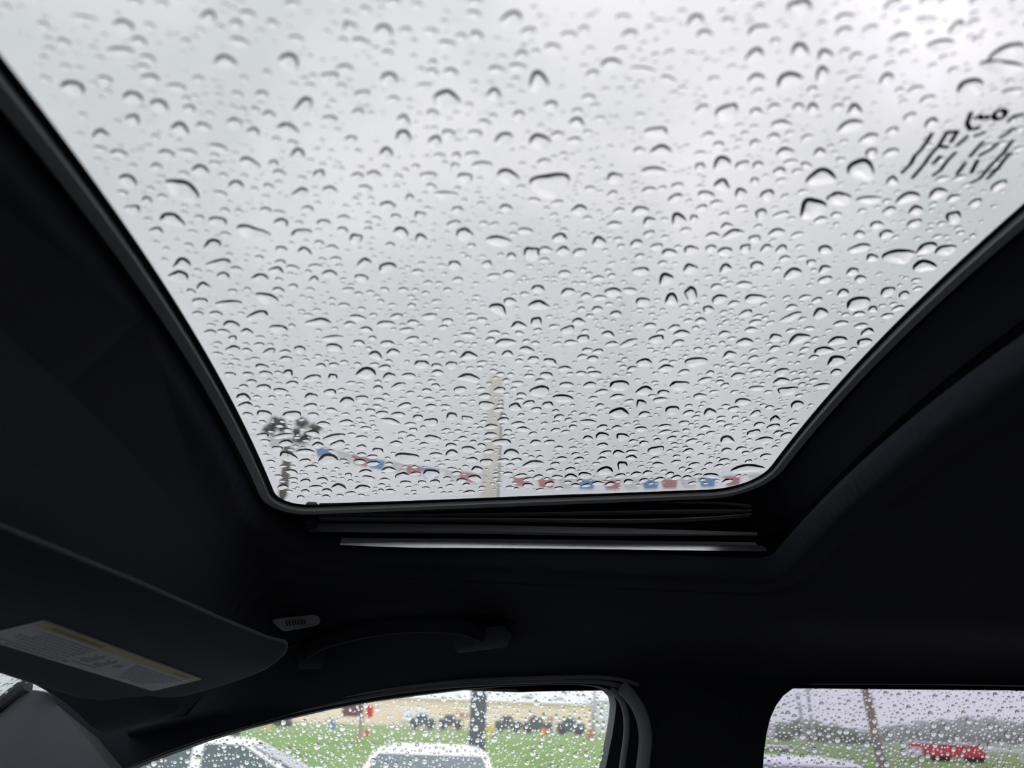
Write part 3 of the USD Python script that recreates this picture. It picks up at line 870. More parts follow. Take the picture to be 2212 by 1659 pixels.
# scraggly tree with clumped fronds behind the front left corner of the sunroof
rng = np.random.default_rng(11)
TY = 30.0
tb, t1, t2 = G((503, 1610), TY), G((612, 1060), TY), G((622, 965), TY)
tree = thing('palm', 'scraggly dark palm with ragged clumps of fronds at the lower left of the sunroof', 'palm tree', (tb[0], TY, 0))
k = tb + (tb - t1) * (tb[2] / (t1[2] - tb[2]))
path = smooth_path([np.array([k[0], TY, 0.0]), tb, G((560, 1330), TY), t1, t2], 24)
put('trunk', tube(path, 0.17, 9), 'bark_grey', tree, smooth=50)
clumps = [((600, 912), 0.42), ((582, 926), 0.36), ((611, 922), 0.22), ((652, 912), 0.36), ((680, 924), 0.36), ((664, 938), 0.25), ((640, 930), 0.2), ((657, 946), 0.28), ((628, 955), 0.3), ((645, 952), 0.2)]
for px, r in clumps:
    c = G(px, TY)
    put('branch', tube(np.linspace(t2 - np.array([0, 0, 0.5]), c, 6), 0.03, 6), 'bark_grey', tree)
    pts, fs = [], []
    for i in range(int(260 * r)):      # short narrow fronds radiating from the clump
        d = rng.normal(size=3)
        d /= np.linalg.norm(d)
        d[2] = d[2] * 0.7 + 0.1
        s = np.cross(d, rng.normal(size=3))
        s /= np.linalg.norm(s)
        a = c + d * r * rng.uniform(0.0, 0.55)
        b = c + d * r * rng.uniform(0.7, 1.15) + np.array([0, 0, -0.12])
        w = s * rng.uniform(0.025, 0.055)
        m = (a + b) / 2 + np.array([0, 0, 0.05])
        n0 = len(pts)
        pts += [a, m - w, m + w, b]
        fs += [[n0, n0 + 1, n0 + 2], [n0 + 1, n0 + 3, n0 + 2]]
    put('frond_clump', (np.array(pts), np.array(fs)), 'palm_leaf', tree, smooth=False, kind='stuff')

# long tan building with its sign
BY = 150.0
L0, L1, R0, R1 = G((470, 1561), BY), G((470, 1494), BY), G((1277, 1582), BY), G((1277, 1520), BY)
bld = thing('warehouse', 'long low tan warehouse across the grass in the front window', 'building', ((L0[0] + R0[0]) / 2, BY, 0))
zb, ztop = 0.0, float(L1[2] + R1[2]) / 2
put('wall', bx(L0[0], BY, zb, R0[0], BY + 30, ztop), 'tan_siding', bld, smooth=False)
put('roof', vf(trimesh.convex.convex_hull(np.array([(L0[0] - 0.4, BY - 0.5, ztop), (R0[0] + 0.4, BY - 0.5, ztop), (L0[0] - 0.4, BY + 30.5, ztop), (R0[0] + 0.4, BY + 30.5, ztop), (L0[0] - 0.4, BY + 15, ztop + 0.9), (R0[0] + 0.4, BY + 15, ztop + 0.9)]))), 'roof_pale', bld, smooth=False)
n = 26
for i in range(n):
    x = L0[0] + (R0[0] - L0[0]) * (i + 0.5) / n
    put('wall_rib', bx(x - 0.06, BY - 0.06, 0.3, x + 0.06, BY, ztop - 0.2), 'tan_siding', bld, smooth=False)
a, b = G((868, 1558), BY - 0.3), G((930, 1535), BY - 0.3)
sg = put('sign_board', bx(a[0], BY - 0.35, a[2], b[0], BY - 0.05, b[2], 0.05), 'sign_white', bld, label='white sign board on the tan wall')
a, b = G((1152, 1557), BY - 0.3), G((1196, 1544), BY - 0.3)
for i, (u0_, u1_, mt) in enumerate(((0.0, 0.12, 'sign_ink'), (0.02, 0.22, 'sign_white'), (0.30, 0.48, 'sign_ink'), (0.52, 0.66, 'rust_brown'), (0.72, 1.0, 'rust_brown'))):
    put('emblem_stroke', bx(a[0] + (b[0] - a[0]) * u0_, BY - 0.12, a[2] + 0.25 * (i % 2), a[0] + (b[0] - a[0]) * u1_, BY - 0.02, b[2] - 0.3 * (i % 3)), mt, bld, smooth=False)
a, b = G((984, 1540), BY - 0.3), G((993, 1532), BY - 0.3)
put('orange_panel', bx(a[0], BY - 0.12, a[2], b[0], BY - 0.02, b[2]), 'sign_orange', bld, smooth=False)
a, b = G((992, 1549), BY - 0.3), G((1012, 1540), BY - 0.3)
put('dark_opening', bx(a[0], BY - 0.10, a[2], b[0], BY - 0.02, b[2]), 'rust_brown', bld, smooth=False)
a, b = G((1283, 1584), BY + 6), G((1400, 1520), BY + 6)
wb = thing('shed', 'pale white building at the right end of the tan warehouse', 'building', ((a[0] + b[0]) / 2, BY + 6, 0))
put('wall', bx(a[0], BY + 6, 0, b[0], BY + 20, b[2]), 'white_siding', wb, smooth=False)
put('roof', bx(a[0] - 0.3, BY + 5.7, b[2], b[0] + 0.3, BY + 20.3, b[2] + 0.3), 'roof_pale', wb, smooth=False)
q0, q1 = G((1286, 1580), 120), G((1284, 1440), 120)
mast = thing('mast', 'thin pale mast at the right end of the tan warehouse', 'mast', (q0[0], 120, 0))
put('shaft', tube(np.array([[q0[0], 120, 0], [q1[0], 120, q1[2]]]), 0.22, 8), 'pole_grey', mast)
put('foot', bx(q0[0] - 0.5, 119.5, -0.05, q0[0] + 0.5, 120.5, 0.4), 'pole_grey', mast)

# small vehicles and barrels in front of the warehouse
def low_truck(px0, px1, y, hgt, mat, label, cat='vehicle', name='parked_truck', group=None):
    a, b = G(px0, y), G(px1, y)
    x0, x1 = a[0], b[0]
    z0 = 0.35 * meshkit.fbm(np.array([[x0 * 0.05, y * 0.05, 0]]), 3)[0] - 0.1 + 0.4 * sstep(60, 140, np.array(y))
    ln = x1 - x0
    t = thing(name, label, cat, ((x0 + x1) / 2, y, float(z0)), group=group)
    put('body', bx(x0, y - 1, z0 + 0.4, x1, y + 1, z0 + 0.4 + hgt * 0.55, 0.15), mat, t)
    put('cab', bx(x0 + ln * 0.22, y - 0.9, z0 + 0.35 + hgt * 0.5, x0 + ln * 0.68, y + 0.9, z0 + hgt + 0.2, 0.25), mat, t)
    for u in (0.2, 0.8):
        for s in (-0.95, 0.95):
            w = trimesh.creation.cylinder(radius=0.4, height=0.25, sections=16)
            w.apply_transform(trimesh.transformations.rotation_matrix(math.pi / 2, (1, 0, 0)))
            w.apply_translation((x0 + ln * u, y + s, z0 + 0.4))
            put('wheel', w, 'tyre', t)
    return t


low_truck((592, 1578), (625, 1578), 105, 1.9, 'charcoal_paint', 'dark truck parked before the left part of the tan warehouse')
low_truck((884, 1578), (940, 1578), 112, 1.7, 'dark_blue_paint', 'dark teal truck parked below the white sign of the warehouse')
low_truck((946, 1580), (1000, 1580), 112, 1.7, 'charcoal_paint', 'charcoal truck parked just left of the tall pole before the warehouse')
low_truck((1068, 1585), (1125, 1585), 112, 1.9, 'charcoal_paint', 'charcoal truck parked just right of the tall pole before the warehouse')
low_truck((1128, 1587), (1192, 1587), 112, 1.9, 'base_dark', 'near black truck parked behind the orange barrel')
low_truck((1202, 1588), (1262, 1588), 112, 2.0, 'dark_blue_paint', 'dark teal truck parked at the right end of the warehouse')


def barrel(px, y, r, hgt, mat, label, name='barrel'):
    p = G(px, y)
    z0 = float(0.35 * meshkit.fbm(np.array([[p[0] * 0.05, y * 0.05, 0]]), 3)[0] - 0.1 + 0.4 * sstep(60, 140, np.array(y)))
    t = thing(name, label, name, (p[0], y, z0))
    prof = np.array([(0.0, 0), (r, 0), (r, hgt * 0.32), (r * 1.06, hgt * 0.34), (r, hgt * 0.36), (r, hgt * 0.64), (r * 1.06, hgt * 0.66), (r, hgt * 0.68), (r * 0.95, hgt), (0, hgt)])
    m = trimesh.creation.revolve(prof, sections=20)
    m.apply_translation((p[0], y, z0))
    put('drum', m, mat, t)
    lid = trimesh.creation.cylinder(radius=r * 0.8, height=0.08, sections=16)
    lid.apply_translation((p[0], y, z0 + hgt + 0.03))
    put('lid', lid, mat, t)


barrel((1173, 1592), 95, 0.3, 0.8, 'orange_plastic', 'small orange barrel before the near black truck')
barrel((577, 1575), 80, 0.26, 1.3, 'yellow_plastic', 'tall yellow barrel at the left edge of the front window')
barrel((1056, 1592), 85, 0.4, 1.1, 'yellow_plastic', 'yellow barrel at the right side of the tall pole')
barrel((1277, 1600), 90, 0.45, 1.0, 'rust_brown', 'rust brown barrel near the right end of the warehouse')
barrel((717, 1574), 95, 0.32, 1.0, 'blue_plastic', 'blue barrel on the grass left of the red and maroon sign')
barrel((793, 1580), 75, 0.17, 0.5, 'bright_red', 'small bright red barrel right below the red sign')

# roadside sign: maroon board and red board on a post
SY = 60.0
a, b, c = G((776, 1602), SY), G((738, 1547), SY), G((788, 1522), SY)
rs = thing('roadside_sign', 'roadside sign with a maroon board and a red board on a tan post', 'sign', (a[0], SY, 0))
put('post', bx(a[0] - 0.16, SY - 0.16, -0.2, a[0] + 0.16, SY + 0.16, b[2] + 0.2), 'post_tan', rs, smooth=False)
put('board', bx(b[0], SY - 0.12, b[2], c[0] - 0.05, SY + 0.12, c[2], 0.03), 'maroon', rs, label='maroon board')
b, c = G((790, 1549), SY), G((807, 1524), SY)
put('board', bx(b[0], SY - 0.12, b[2], c[0], SY + 0.12, c[2], 0.03), 'bright_red', rs, label='bright red board')

# utility poles seen through the rear window
UY = 24.0
ub, um, ut = G((1902, 1640), UY), G((1868, 1478), UY), G((1851, 1400), UY)
upole = thing('utility_pole', 'leaning brown wooden utility pole in the rear window', 'pole', (ub[0], UY, 0))
dirn = (ut - ub) / (ut[2] - ub[2])
put('shaft', tube(np.array([ub - dirn * (ub[2] + 0.2), ub, um, ut + dirn * 4.0]), 0.135, 10), 'wood_pole', upole)
top = ut + dirn * 3.4
put('crossarm', bx(top[0] - 1.1, UY - 0.06, top[2] - 0.07, top[0] + 1.1, UY + 0.06, top[2] + 0.07, 0.01), 'wood_pole', upole)
for k_ in (-0.95, -0.4, 0.4, 0.95):
    put('insulator', trimesh.creation.cylinder(radius=0.05, height=0.16, sections=10, transform=trimesh.transformations.translation_matrix((top[0] + k_, UY, top[2] + 0.14))), 'pole_grey', upole)
for (pa, pb_, lab_) in (((1733, 1560), (1722, 1500), 'thin pale grey lamp post, left of the two in the rear window'), ((1753, 1560), (1743, 1478), 'thin pale grey lamp post, right of the two in the rear window')):
    y = 70.0
    q0, q1 = G(pa, y), G(pb_, y)
    dn = (q1 - q0) / (q1[2] - q0[2])
    t = thing('lamp_post', lab_, 'lamp post', (q0[0], y, 0))
    tip = q1 if pb_[1] > 1490 else q1 + dn * 3
    put('shaft', tube(np.array([q0 - dn * (q0[2] + 0.1), q0, tip]), 0.14, 8), 'pole_grey', t)
    put('lamp_arm', bx(tip[0] - 0.1, y - 0.9, tip[2] - 0.06, tip[0] + 0.1, y + 0.05, tip[2] + 0.06, 0.02), 'pole_grey', t)

# red trailer and pale blocks
RY = 62.0
a, b = G((1982, 1632), RY), G((2106, 1610), RY)
tr = thing('trailer', 'low red trailer standing in the grass in the rear window', 'trailer', ((a[0] + b[0]) / 2, RY, 0.1))
put('box', bx(a[0], RY - 1.1, a[2], b[0], RY + 1.1, b[2], 0.06), 'trailer_red', tr)
put('roof_rim', bx(a[0] - 0.05, RY - 1.15, b[2], b[0] + 0.05, RY + 1.15, b[2] + 0.10, 0.03), 'roof_pale', tr)
for x in (a[0] - 0.35, b[0] + 0.02):
    put('end_panel', bx(x, RY - 0.9, a[2] - 0.1, x + 0.33, RY + 0.9, a[2] + 0.55, 0.05), 'white_siding', tr)
for u in (0.2, 0.35, 0.75, 0.9):
    w = trimesh.creation.cylinder(radius=0.4, height=0.25, sections=16)
    w.apply_transform(trimesh.transformations.rotation_matrix(math.pi / 2, (1, 0, 0)))
    w.apply_translation((a[0] + (b[0] - a[0]) * u, RY - 0.9, 0.42))
    put('wheel', w, 'tyre', tr)
a, b = G((1655, 1632), 80), G((1700, 1617), 80)
sh = thing('shed', 'small pale pinkish shed at the left edge of the rear window', 'shed', ((a[0] + b[0]) / 2, 80, 0.1))
put('wall', bx(a[0], 79, 0.1, b[0], 83, b[2], 0.05), 'pale_block', sh)
put('roof', bx(a[0] - 0.3, 78.7, b[2], b[0] + 0.3, 83.3, b[2] + 0.2, 0.05), 'roof_pale', sh)
gr = thing('guard_rail', 'pale guard rail running through the grass right of the red trailer', 'guard rail', tuple(G((2200, 1622), 66)))
P = np.array([G((2112, 1617), 66), G((2200, 1621), 66), G((2330, 1632), 66), G((2480, 1642), 66)])
put('rail', sweep(smooth_path(P, 16), [(-0.05, -0.16), (0.05, -0.16), (0.05, 0.16), (-0.05, 0.16)]), 'white_siding', gr, smooth=False)
for q in smooth_path(P, 9):
    put('rail_post', bx(q[0] - 0.07, q[1] - 0.02, -0.1, q[0] + 0.07, q[1] + 0.12, q[2] + 0.1), 'white_siding', gr, smooth=False)


# trees: lumpy crowns of many leaf cards on a trunk
def make_tree(px_top, px_base, y, width_px, mat, label, seed, group=None, name='tree', dense=1.0):
    rg = np.random.default_rng(seed)
    tp, bs = G(px_top, y), G(px_base, y)
    wd = abs(G((px_top[0] + width_px / 2, px_top[1]), y)[0] - G((px_top[0] - width_px / 2, px_top[1]), y)[0])
    z0 = 0.0
    hgt = tp[2]
    t = thing(name, label, 'tree', (tp[0], y, z0), group=group)
    put('trunk', tube(np.array([[tp[0], y, -0.7], [tp[0] + 0.1, y, hgt * 0.35], [tp[0], y, hgt * 0.7]]), max(0.12, hgt * 0.025), 7), 'bark_grey', t)
    parts = []
    nb = 9
    for i in range(nb):
        s = trimesh.creation.icosphere(2, 1.0)
        ang = rg.uniform(0, 6.283)
        rr = rg.uniform(0, 0.33) * wd
        c = np.array([tp[0] + rr * math.cos(ang), y + rr * math.sin(ang), hgt * rg.uniform(0.30, 0.72)])
        if i == 0:
            c = np.array([tp[0], y, hgt * 0.72])
        v = np.asarray(s.vertices)
        r = np.array([wd * rg.uniform(0.20, 0.30), wd * rg.uniform(0.20, 0.30), hgt * rg.uniform(0.20, 0.28)])
        nz = 0.72 + 0.6 * meshkit.fbm(v * 2.6 + seed * 3.1 + i, 3)[:, None]
        parts.append((c + v * r * nz, np.asarray(s.faces)))
    put('crown', join(*parts), mat, t, smooth=False)
    # loose leaves roughening the outline
    allv = np.vstack([p[0] for p in parts])
    pick = allv[rg.integers(0, len(allv), int(500 * dense))]
    n = len(pick)
    s = hgt * 0.035
    d1, d2 = rg.normal(size=(n, 3)) * s, rg.normal(size=(n, 3)) * s
    q = np.stack([pick - d1, pick + d2, pick + d1, pick - d2], 1).reshape(-1, 3)
    fi = np.arange(n)[:, None] * 4
    put('leaves', (q, np.vstack([fi + [0, 1, 2], fi + [0, 2, 3]])), mat, t, smooth=False, kind='stuff')


TREES = [((1690, 1556), (1690, 1622), 130, 60), ((1722, 1552), (1722, 1622), 140, 56), ((1760, 1556), (1760, 1622), 135, 60), ((1800, 1564), (1800, 1622), 130, 58), ((1838, 1572), (1838, 1622), 128, 50), ((1868, 1580), (1868, 1622), 125, 44)]
TL = ['green grey tree, leftmost of the row in the rear window', 'green grey tree behind the thin lamp posts, second of the row', 'green grey tree right of the lamp posts, third of the row', 'green grey tree, fourth of the row from the left', 'low green grey tree just left of the leaning brown pole', 'low green tree directly behind the leaning brown pole']
for i, (tp_, bs_, y, wd_) in enumerate(TREES):
    make_tree(tp_, bs_, y, wd_, 'leaf_near', TL[i], 20 + i, group='nearer trees in the rear window')
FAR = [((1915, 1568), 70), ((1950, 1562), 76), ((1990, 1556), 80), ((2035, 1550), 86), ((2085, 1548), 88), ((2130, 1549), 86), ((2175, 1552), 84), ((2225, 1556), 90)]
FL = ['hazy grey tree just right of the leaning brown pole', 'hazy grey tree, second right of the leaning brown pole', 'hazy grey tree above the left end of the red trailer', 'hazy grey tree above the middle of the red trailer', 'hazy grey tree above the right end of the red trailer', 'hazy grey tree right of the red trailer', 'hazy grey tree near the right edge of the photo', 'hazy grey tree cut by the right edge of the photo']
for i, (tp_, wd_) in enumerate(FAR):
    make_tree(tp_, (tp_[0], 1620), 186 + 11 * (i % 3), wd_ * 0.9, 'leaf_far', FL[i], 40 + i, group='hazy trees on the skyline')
make_tree((1135, 1503), (1135, 1570), 215, 34, 'leaf_near', 'tree top showing over the roof of the tan warehouse, left of two', 60)
make_tree((1205, 1507), (1205, 1570), 215, 70, 'leaf_near', 'broad tree top showing over the roof of the tan warehouse, right of two', 61)
make_tree((988, 1503), (988, 1570), 215, 26, 'leaf_near', 'small tree top over the warehouse roof just left of the tall pole', 62)
# low hills far off
hx_ = np.linspace(-260, 620, 60)
hz_ = 3.0 + 5.0 * meshkit.fbm(np.stack([hx_ * 0.012, hx_ * 0, hx_ * 0], -1), 3)
top_ = np.stack([hx_, np.full(60, 330.0), hz_], 1)
bot_ = np.stack([hx_, np.full(60, 300.0), np.full(60, -1.0)], 1)
bk_ = np.stack([hx_, np.full(60, 420.0), np.full(60, -1.0)], 1)
v = np.vstack([bot_, top_, bk_])
f = [[r * 60 + i, r * 60 + i + 1, (r + 1) * 60 + i + 1, (r + 1) * 60 + i] for r in range(2) for i in range(59)]
put('hill', (v, np.array(f)), 'hill_grey', smooth=True, kind='structure', label='low hazy hills along the horizon')

# rain mist over the fields
usdkit.material(stage, '/World/Looks/mist', {'v': ('principled_volume', {'color': (0.97, 0.97, 1.0), 'density': 0.0015, 'anisotropy': 0.0})}, [], volume='v.volume')
put('rain_mist', bx(-170, 58, -0.6, 420, 420, 60), 'mist', smooth=False, kind='stuff', label='pale rain mist hanging over the far fields and trees', cat='mist')

# ------------------------------------------------------------------ rain on the sunroof: the drops that can be made out one by one (x, y, width, height, tilt in degrees)
def unpack(txt, ox, oy, s=2.962):
    out = []
    for t in txt.split():
        a = [float(q) for q in t.split(',')]
        out.append((ox + a[0] / s, oy + a[1] / s, a[2] / s, a[3] / s, a[4]))
    return out


D1 = '540,125,200,60,10 790,170,150,110,20 770,335,210,70,3 1330,120,110,120,25 1510,160,90,80,0 1870,30,110,70,0 1440,400,160,100,10 1850,400,150,130,40 465,570,180,110,15 850,630,140,100,5 1020,680,130,100,25 960,510,130,80,5 1940,690,110,170,35 2110,500,130,90,-10 1150,830,130,100,20 1840,830,170,80,15 2110,770,100,80,0 1210,700,90,70,0 1720,740,90,70,10 1620,850,90,80,10 640,870,120,90,-20 850,770,100,90,30 760,985,130,60,8 1065,990,120,70,15 1200,980,140,60,10 1395,950,140,60,15 1600,1050,150,90,25 1905,990,100,90,0 1280,1095,120,90,5 1510,1190,110,80,0 1170,1220,260,140,25 820,1160,130,100,30 1920,1240,120,80,-30 2110,1220,100,70,5 1000,1070,80,60,5 850,1340,110,70,5 940,1285,70,70,10 1075,1280,90,60,15 1100,1410,190,90,15 1395,1420,130,80,10 1000,1480,100,60,5 1615,1490,240,100,15 1800,1430,100,80,10 1925,1495,150,70,-10 2070,1430,100,60,0 1355,1580,120,80,-20 1940,1610,80,60,15 1800,1600,80,60,10 2040,1120,90,80,-30 1750,1050,70,60,0 1700,1350,80,60,10 1970,1340,80,60,5 1500,790,100,90,10'
D2 = '45,180,100,100,10 265,205,130,110,30 1080,125,170,110,-25 570,210,100,70,15 670,290,130,70,5 860,235,100,80,30 1345,310,120,70,5 2030,140,100,50,0 1720,415,150,90,-8 1920,450,190,50,5 2085,510,120,50,20 300,510,120,120,-10 1255,530,140,160,-8 125,610,110,80,-12 665,640,190,140,0 970,610,100,110,-20 330,640,90,60,10 580,730,90,70,20 390,770,80,100,-40 390,880,120,110,40 590,910,90,100,35 280,985,100,90,5 910,790,90,60,15 1130,740,80,80,0 850,860,100,70,8 680,860,100,70,12 1030,890,140,90,-30 1260,910,150,120,5 1335,680,100,80,10 1500,790,110,80,10 1575,630,100,60,0 2010,850,170,90,0 2040,970,150,90,-3 1990,1100,180,70,-3 1740,1140,110,90,-12 890,1060,150,60,-6 1060,1130,160,110,25 1330,1180,280,190,-10 200,1120,110,60,5 95,1130,90,60,5 550,1130,120,70,0 785,1140,110,80,15 150,1210,100,60,20 290,1320,110,80,5 665,1250,170,60,3 1230,1285,100,40,10 1375,1300,100,40,-10 1515,1345,110,80,-10 1905,1350,120,70,-8 2130,1270,110,60,-25 1960,1220,100,50,-10 735,1345,80,60,5 1045,1335,90,60,0 985,1375,90,60,20 495,1380,80,70,15 710,1435,100,60,-18 780,1500,120,100,5 375,1490,110,80,25 500,1530,80,80,-10 85,1530,90,90,10 1000,1545,180,80,8 1170,1480,110,50,5 1390,1525,110,70,-5 1640,1550,100,80,5 1410,1605,90,70,-10 1200,1620,110,100,0 1300,1600,90,50,5 1515,1615,100,60,-10 2150,1410,100,110,-30 1960,1420,90,70,-30 1880,1560,90,60,-15 2010,1580,90,50,-10 2090,1620,110,60,0 1740,1440,110,50,-3 430,1270,60,60,-30 730,1000,60,60,15 720,1065,60,60,10'
D3 = '90,140,130,110,-40 300,140,100,60,10 490,200,160,90,-20 760,60,170,170,-15 470,360,140,110,-35 760,330,120,140,-40 920,360,110,100,0 1570,130,150,60,-3 1760,180,140,80,-45 1400,250,160,80,-15 1660,290,200,90,-10 2080,340,270,120,-25 2050,430,300,120,5 480,510,120,90,-15 690,520,190,120,-15 900,480,90,130,10 1310,510,120,90,-45 1850,560,200,130,-10 2120,590,150,60,-8 290,720,170,130,-30 130,700,110,60,-30 480,720,90,70,5 640,800,150,70,0 750,690,80,70,0 840,700,80,90,0 1110,710,110,90,0 1000,690,80,60,-20 1080,810,190,90,-20 1460,750,100,60,-30 1600,790,110,70,-35 1200,890,140,80,-22 1350,840,90,60,-20 170,870,90,60,-15 240,930,80,60,0 595,880,90,60,0 665,980,120,90,-5 885,980,90,70,-5 470,920,80,60,-25 1215,980,90,80,-25 1340,980,120,60,-20 260,1050,130,110,-30 390,1060,100,70,-25 490,1060,80,60,-10 630,1100,90,70,0 800,1060,80,50,20 1020,1025,70,40,0 895,1140,210,130,-8 1150,1090,200,160,20 260,1190,120,90,20 470,1160,60,60,0 160,1250,120,70,5 550,1250,100,90,-20 380,1240,80,90,-15 840,1340,200,150,-25 1010,1270,170,110,5 1200,1280,190,60,-3 1450,1270,180,80,-15 1640,1240,140,80,-20 1740,1270,110,50,-20 1330,1350,100,60,-20 1500,1350,100,80,-15 1350,1160,80,80,-10 1740,1390,110,100,-30 1880,1300,100,60,-25 2030,1190,140,60,-30 1250,1440,100,60,-8 1490,1430,110,60,-20 890,1410,100,50,-15 640,1375,130,40,-15 510,1370,80,90,0 80,1400,60,60,0 290,1450,90,50,-10 330,1500,160,60,-18 610,1490,120,60,-10 470,1530,90,60,5 200,1510,100,50,-5 1140,1500,80,60,-5 1310,1500,110,60,-15 60,1600,100,70,-3 190,1590,80,60,-3 280,1610,100,70,-5 410,1590,80,70,-8 640,1595,90,60,-25 540,1590,90,50,-35 920,1600,100,70,5 1140,1590,170,60,-12 1390,1640,220,110,-5 1570,1590,160,80,-20 1690,1600,150,80,-10 120,1070,70,80,-20'
D4 = '470,90,130,90,-18 275,210,130,80,-10 255,290,140,90,0 510,210,170,80,-10 775,300,120,70,-5 880,255,110,60,8 540,285,90,60,5 910,110,80,60,0 1060,130,100,60,12 1390,50,90,80,20 1440,205,110,70,-25 1590,235,130,80,-12 2020,215,90,70,3 1220,275,110,60,3 1120,310,70,50,-8 1425,300,100,60,12 410,355,100,60,-15 390,450,110,60,0 575,470,190,70,-3 820,430,160,80,18 760,540,160,70,-12 590,600,120,60,0 1150,585,190,60,0 895,625,130,60,3 1400,555,120,50,8 1580,595,130,50,0 1860,545,110,50,-5 1455,630,100,40,10 1240,685,150,50,-4 1250,745,120,60,12 1410,715,90,40,10 1590,720,100,50,0 1030,755,80,60,8 600,755,100,60,-8 690,645,90,50,8 600,685,60,50,0 835,770,90,50,-18 1515,795,100,60,20 1625,775,100,50,-5 1455,910,140,90,0 1600,930,90,60,-15 1810,850,110,60,3 2110,800,130,60,-3 2130,930,130,60,15 2000,855,80,60,-5 955,910,70,60,10 1240,935,70,60,0 1110,940,130,50,-10 980,975,90,40,-5 800,1000,100,50,3 565,995,90,60,8 1100,1060,90,60,-12 1225,1030,90,50,0 1425,1070,90,50,-5 1530,1005,70,50,-5 1660,990,110,50,-18 670,1065,110,60,12 680,1115,100,60,-8 800,1170,110,60,5 980,1175,140,60,-3 1330,1090,100,70,-18 1870,1220,100,60,0 1610,1215,150,40,12 1480,1150,70,40,0 1700,1115,100,40,-12 2000,1185,80,60,-12 2100,1200,80,50,8 1250,1320,160,60,-12 1270,1360,110,50,-18 1145,1370,80,50,0 955,1440,130,70,12 920,1310,140,40,-8 940,1355,100,50,0 885,1390,80,40,5 1065,1410,130,40,3 1210,1460,140,80,-5 1715,1450,170,80,3 1870,1550,110,70,0 1880,1325,120,50,10 2000,1420,90,50,-10 2110,1395,100,50,5 1600,1525,100,40,0 1450,1540,90,40,-5 1680,1565,100,50,-15 1340,1560,50,40,0 2150,1580,90,50,3 1530,1405,80,50,5 1280,1640,100,60,5 1430,1645,110,50,-5'
D5 = '220,60,170,60,3 620,40,110,60,-5 865,70,90,70,10 640,120,80,60,-5 745,130,90,60,-3 440,140,110,110,10 310,160,70,50,5 155,210,70,60,-5 1455,240,100,80,0 1310,130,100,50,5 1680,125,90,50,0 1595,110,70,60,0 1880,220,100,60,-12 1680,240,90,70,-25 2110,270,130,80,-22 1740,300,60,70,10 1800,340,110,50,0 1140,255,120,60,-5 650,270,90,50,-3 295,270,90,50,0 480,370,100,60,0 1300,310,110,90,-30 670,390,100,60,-20 960,390,120,70,-5 1070,380,100,50,3 1150,450,100,70,0 1335,440,90,100,0 1460,400,90,120,-15 1640,435,110,70,-15 1870,430,150,70,0 485,475,150,70,3 300,450,90,60,0 225,500,130,80,25 1570,500,80,60,0 355,605,110,60,0 470,580,80,80,-20 670,630,100,60,-20 740,580,90,60,5 980,530,80,50,0 200,650,90,40,-3 270,715,150,60,-5 930,660,90,50,8 770,685,90,60,-3 1240,690,110,60,-12 1060,715,130,50,-22 1400,655,120,50,-5 1805,710,120,60,-3 1810,525,100,50,-18 2100,550,170,50,-22 2000,680,90,60,-5 2150,690,160,70,-18 410,760,110,50,12 285,785,80,50,0 450,820,80,50,-5 560,835,100,50,18 1160,840,110,60,-5 1490,835,160,70,-5 1705,790,100,50,-12 1300,875,110,50,-8 650,880,100,40,-3 1000,985,140,80,0 1385,985,140,70,-3 1160,1020,110,70,-15 490,1020,140,80,-12 640,1070,150,60,5 535,920,90,50,5 150,1110,110,60,3 335,1125,90,60,3 1000,1165,130,80,0 1140,1105,70,80,0 1340,1145,100,70,-12 1580,1160,90,60,-12 1790,1090,120,50,-3 1760,925,100,50,-8 2080,1030,150,50,-5 1515,1055,100,40,-5 800,1220,120,40,0 180,1250,90,40,-3 545,1110,80,50,0 890,1310,90,60,-5 800,1325,70,40,0 1020,1315,90,60,3 250,1350,140,50,0 310,1420,110,60,5 1235,1400,120,60,-8 1310,1435,110,50,-5 1690,1335,100,60,0 1860,1290,100,50,-12 1930,1335,120,50,-8 1020,1500,70,80,5 1820,1520,240,60,-5 910,1535,120,60,-8 150,1475,90,50,0 995,1420,80,50,0 1080,1450,80,40,3 450,1490,150,50,-8 90,1525,80,50,0 690,1570,90,40,0 780,1560,90,50,5 1590,1565,110,40,3 40,940,160,60,8'
D6 = '1145,100,160,60,-10 1555,225,170,90,-5 1220,170,90,60,-5 920,115,90,70,5 830,200,70,50,-5 480,210,90,60,-12 915,245,90,60,-25 920,310,110,50,-12 1095,260,90,60,-15 1145,305,80,60,-8 1035,395,90,60,-12 1130,460,170,100,-15 890,525,110,80,-25 1320,385,110,70,-20 1425,405,80,60,-15 1300,350,100,40,-10 1225,500,70,50,-5 1020,590,110,40,-8 1150,605,100,40,-8 1190,645,100,50,-18 1000,700,140,60,-12 910,765,140,60,-5 1170,710,110,60,-10 1140,765,110,60,-12 990,830,130,80,-15 990,900,80,50,-12 640,900,100,60,-15 365,925,90,50,-10 1110,820,70,40,-10 640,960,120,50,-5 680,1020,150,60,-5 480,1005,110,40,-3 740,1110,90,70,-12 900,990,120,40,-8 385,1095,120,50,-3 550,1180,80,50,-10 600,1205,70,60,-10 450,1290,100,50,-12 590,1250,100,40,-12'
drops_px = unpack(D1, 0, 0) + unpack(D2, 740, 0) + unpack(D3, 1472, 0) + unpack(D4, 300, 500) + unpack(D5, 1000, 500) + unpack(D6, 1472, 500)


